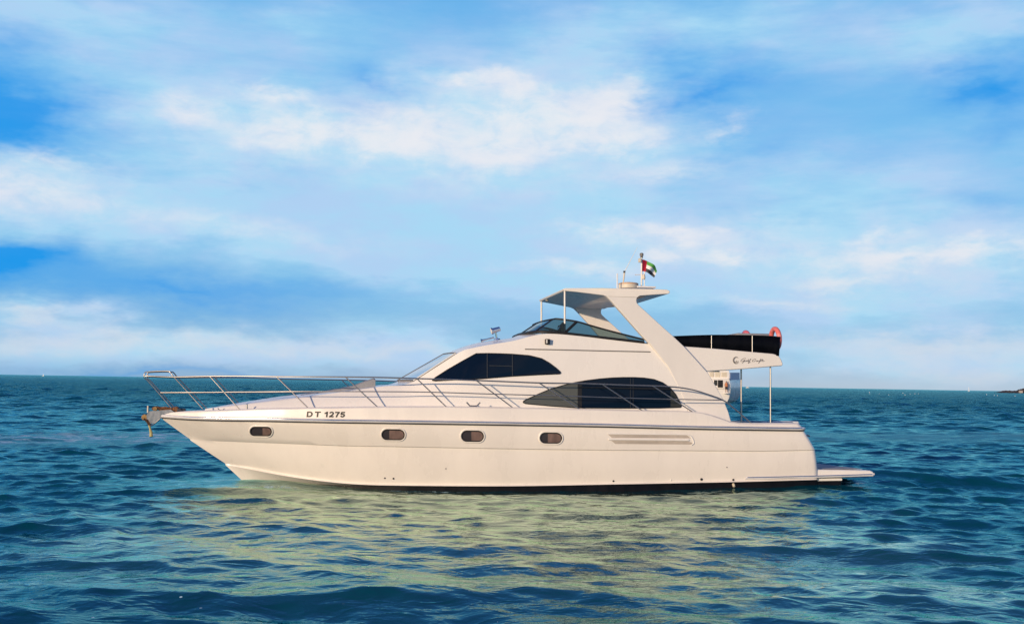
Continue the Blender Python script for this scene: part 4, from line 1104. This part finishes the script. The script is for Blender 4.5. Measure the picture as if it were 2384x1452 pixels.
def far_boat(name, px, dist, L, Hh, label, cat, sail):
    base = sea_point(px, dist)
    o = bpy.data.objects.new(name, None); COL.objects.link(o); o.location = base; tag(o, label, cat)
    V, F = [], []
    prof = [(-.5, .02), (-.3, .28), (0, .34), (.3, .3), (.5, .22)]
    for s, hw in prof: V += [Vector((s*L, -hw*L*.5, .10*L)), Vector((s*L*.94, -hw*L*.35, -.1)), Vector((s*L*.94, hw*L*.35, -.1)), Vector((s*L, hw*L*.5, .10*L))]
    F = [[i*4+j, i*4+4+j, i*4+5+j, i*4+1+j] for i in range(4) for j in range(3)] + [[i*4+3, i*4+7, i*4+4, i*4] for i in range(4)] + [[0, 1, 2, 3], [16, 19, 18, 17]]
    mesh_obj('hull', V, F, BUOY, o)
    if sail:
        V, F = tube_data([Vector((0, 0, .05*L)), Vector((0, 0, Hh))], .06, 6); mesh_obj('mast', V, F, BUOY, o)
        V = []; n = 8
        for i in range(n+1):
            t = i/n
            for s in (0, .5, 1): V.append(Vector((.05+s*(1-t)*L*.45, .3*math.sin(s*3)*(1-t), .14*L+t*(Hh-.16*L))))
        sl = mesh_obj('sail', V, grid_faces(n+1, 3), BUOY, o); sm = sl.modifiers.new('thickness', 'SOLIDIFY'); sm.thickness = .03
    else:
        V, F = box_data((-.2*L, -.12*L, .1*L), (.22*L, .12*L, Hh)); bevel(mesh_obj('cabin', V, F, BUOY, o), .1)
        V, F = box_data((-.16*L, -.125*L, .6*Hh), (.18*L, .125*L, .85*Hh)); mesh_obj('window', V, F, MULL, o)
far_boat('sailing_boat', 100, 2600, 5.0, 6.0, 'tiny white sail on the horizon at the far left', 'sailboat', True)
far_boat('motor_boat', 1740, 2400, 8.0, 3.2, 'tiny white boat on the horizon seen behind the cockpit posts', 'boat', False)
far_boat('sailing_boat', 2255, 2600, 5.0, 11.0, 'pale tall sail on the horizon toward the right, near the shore', 'sailboat', True)
def buoy_mesh():
    V, F = lathe_data((0, 0, 0), (0, 0, 1), [(-.3, .2), (-.15, .42), (.1, .5), (.35, .42), (.5, .2), (.54, .08), (.8, .08), (.82, .03)], 14); return V, F
V, F = buoy_mesh(); proto = None
for px, dist, s in ((2024,780,1.1),(2025,560,.8),(2047,560,.5),(2069,470,.7),(2102,690,1.0),(2107,480,.8),(2119,560,.7),(2130,620,1.0),(2138,620,.9),(2297,700,1.0),(2315,600,.8),(2322,560,1.0),(2363,560,.9)):
    pt = sea_point(px, dist)
    if proto is None: proto = o = mesh_obj('mooring_buoy', V, F, BUOY)
    else: o = proto.copy(); COL.objects.link(o)
    o.location = pt; o.scale = (s*.55, s*.55, s*.55)
    tag(o, 'small white buoy floating far off to the right below the horizon', 'buoy', 'white buoys far off to the right')
def shore():
    rng = np.random.default_rng(5); a = sea_point(2330, 1500); L = 90.0; V, F = [], []; nx, ny = 60, 10
    for i in range(nx+1):
        for j in range(ny+1):
            u, v = i/nx, j/ny; env = min(1, u*3.2)**.8*math.sin(math.pi*v)**.6
            h = (4.6+1.8*math.sin(u*17)+.9*math.sin(u*41+v*9)+rng.uniform(-.7, .7))*env if 0 < j < ny else -.5
            V.append(a+Vector((u*L, v*26+6*u, max(h, -.5))))
    o = mesh_obj('rocky_shore', V, grid_faces(nx+1, ny+1), ROCK, None, 25); tag(o, 'low dark rocky point at the right edge of the horizon', 'shore', kind='structure')
    p = sea_point(2378, 1495)
    h = bpy.data.objects.new('beach_house', None); COL.objects.link(h); h.scale = (.7, .7, .7); h.location = p+Vector((0, 2, 1.0)); tag(h, 'tiny pale house on the dark rocky point', 'house')
    V, F = box_data((-3, -2, -1), (3, 2, 2.4)); mesh_obj('wall', V, F, mat('house_wall', (.45, .40, .36), .8), h)
    V = [Vector(q) for q in ((-3.3, -2.3, 2.4), (3.3, -2.3, 2.4), (3.3, 2.3, 2.4), (-3.3, 2.3, 2.4), (-3.3, 0, 3.6), (3.3, 0, 3.6))]
    mesh_obj('roof', V, [[0, 1, 5, 4], [2, 3, 4, 5], [0, 4, 3], [1, 2, 5], [3, 2, 1, 0]], TAN, h)
shore()
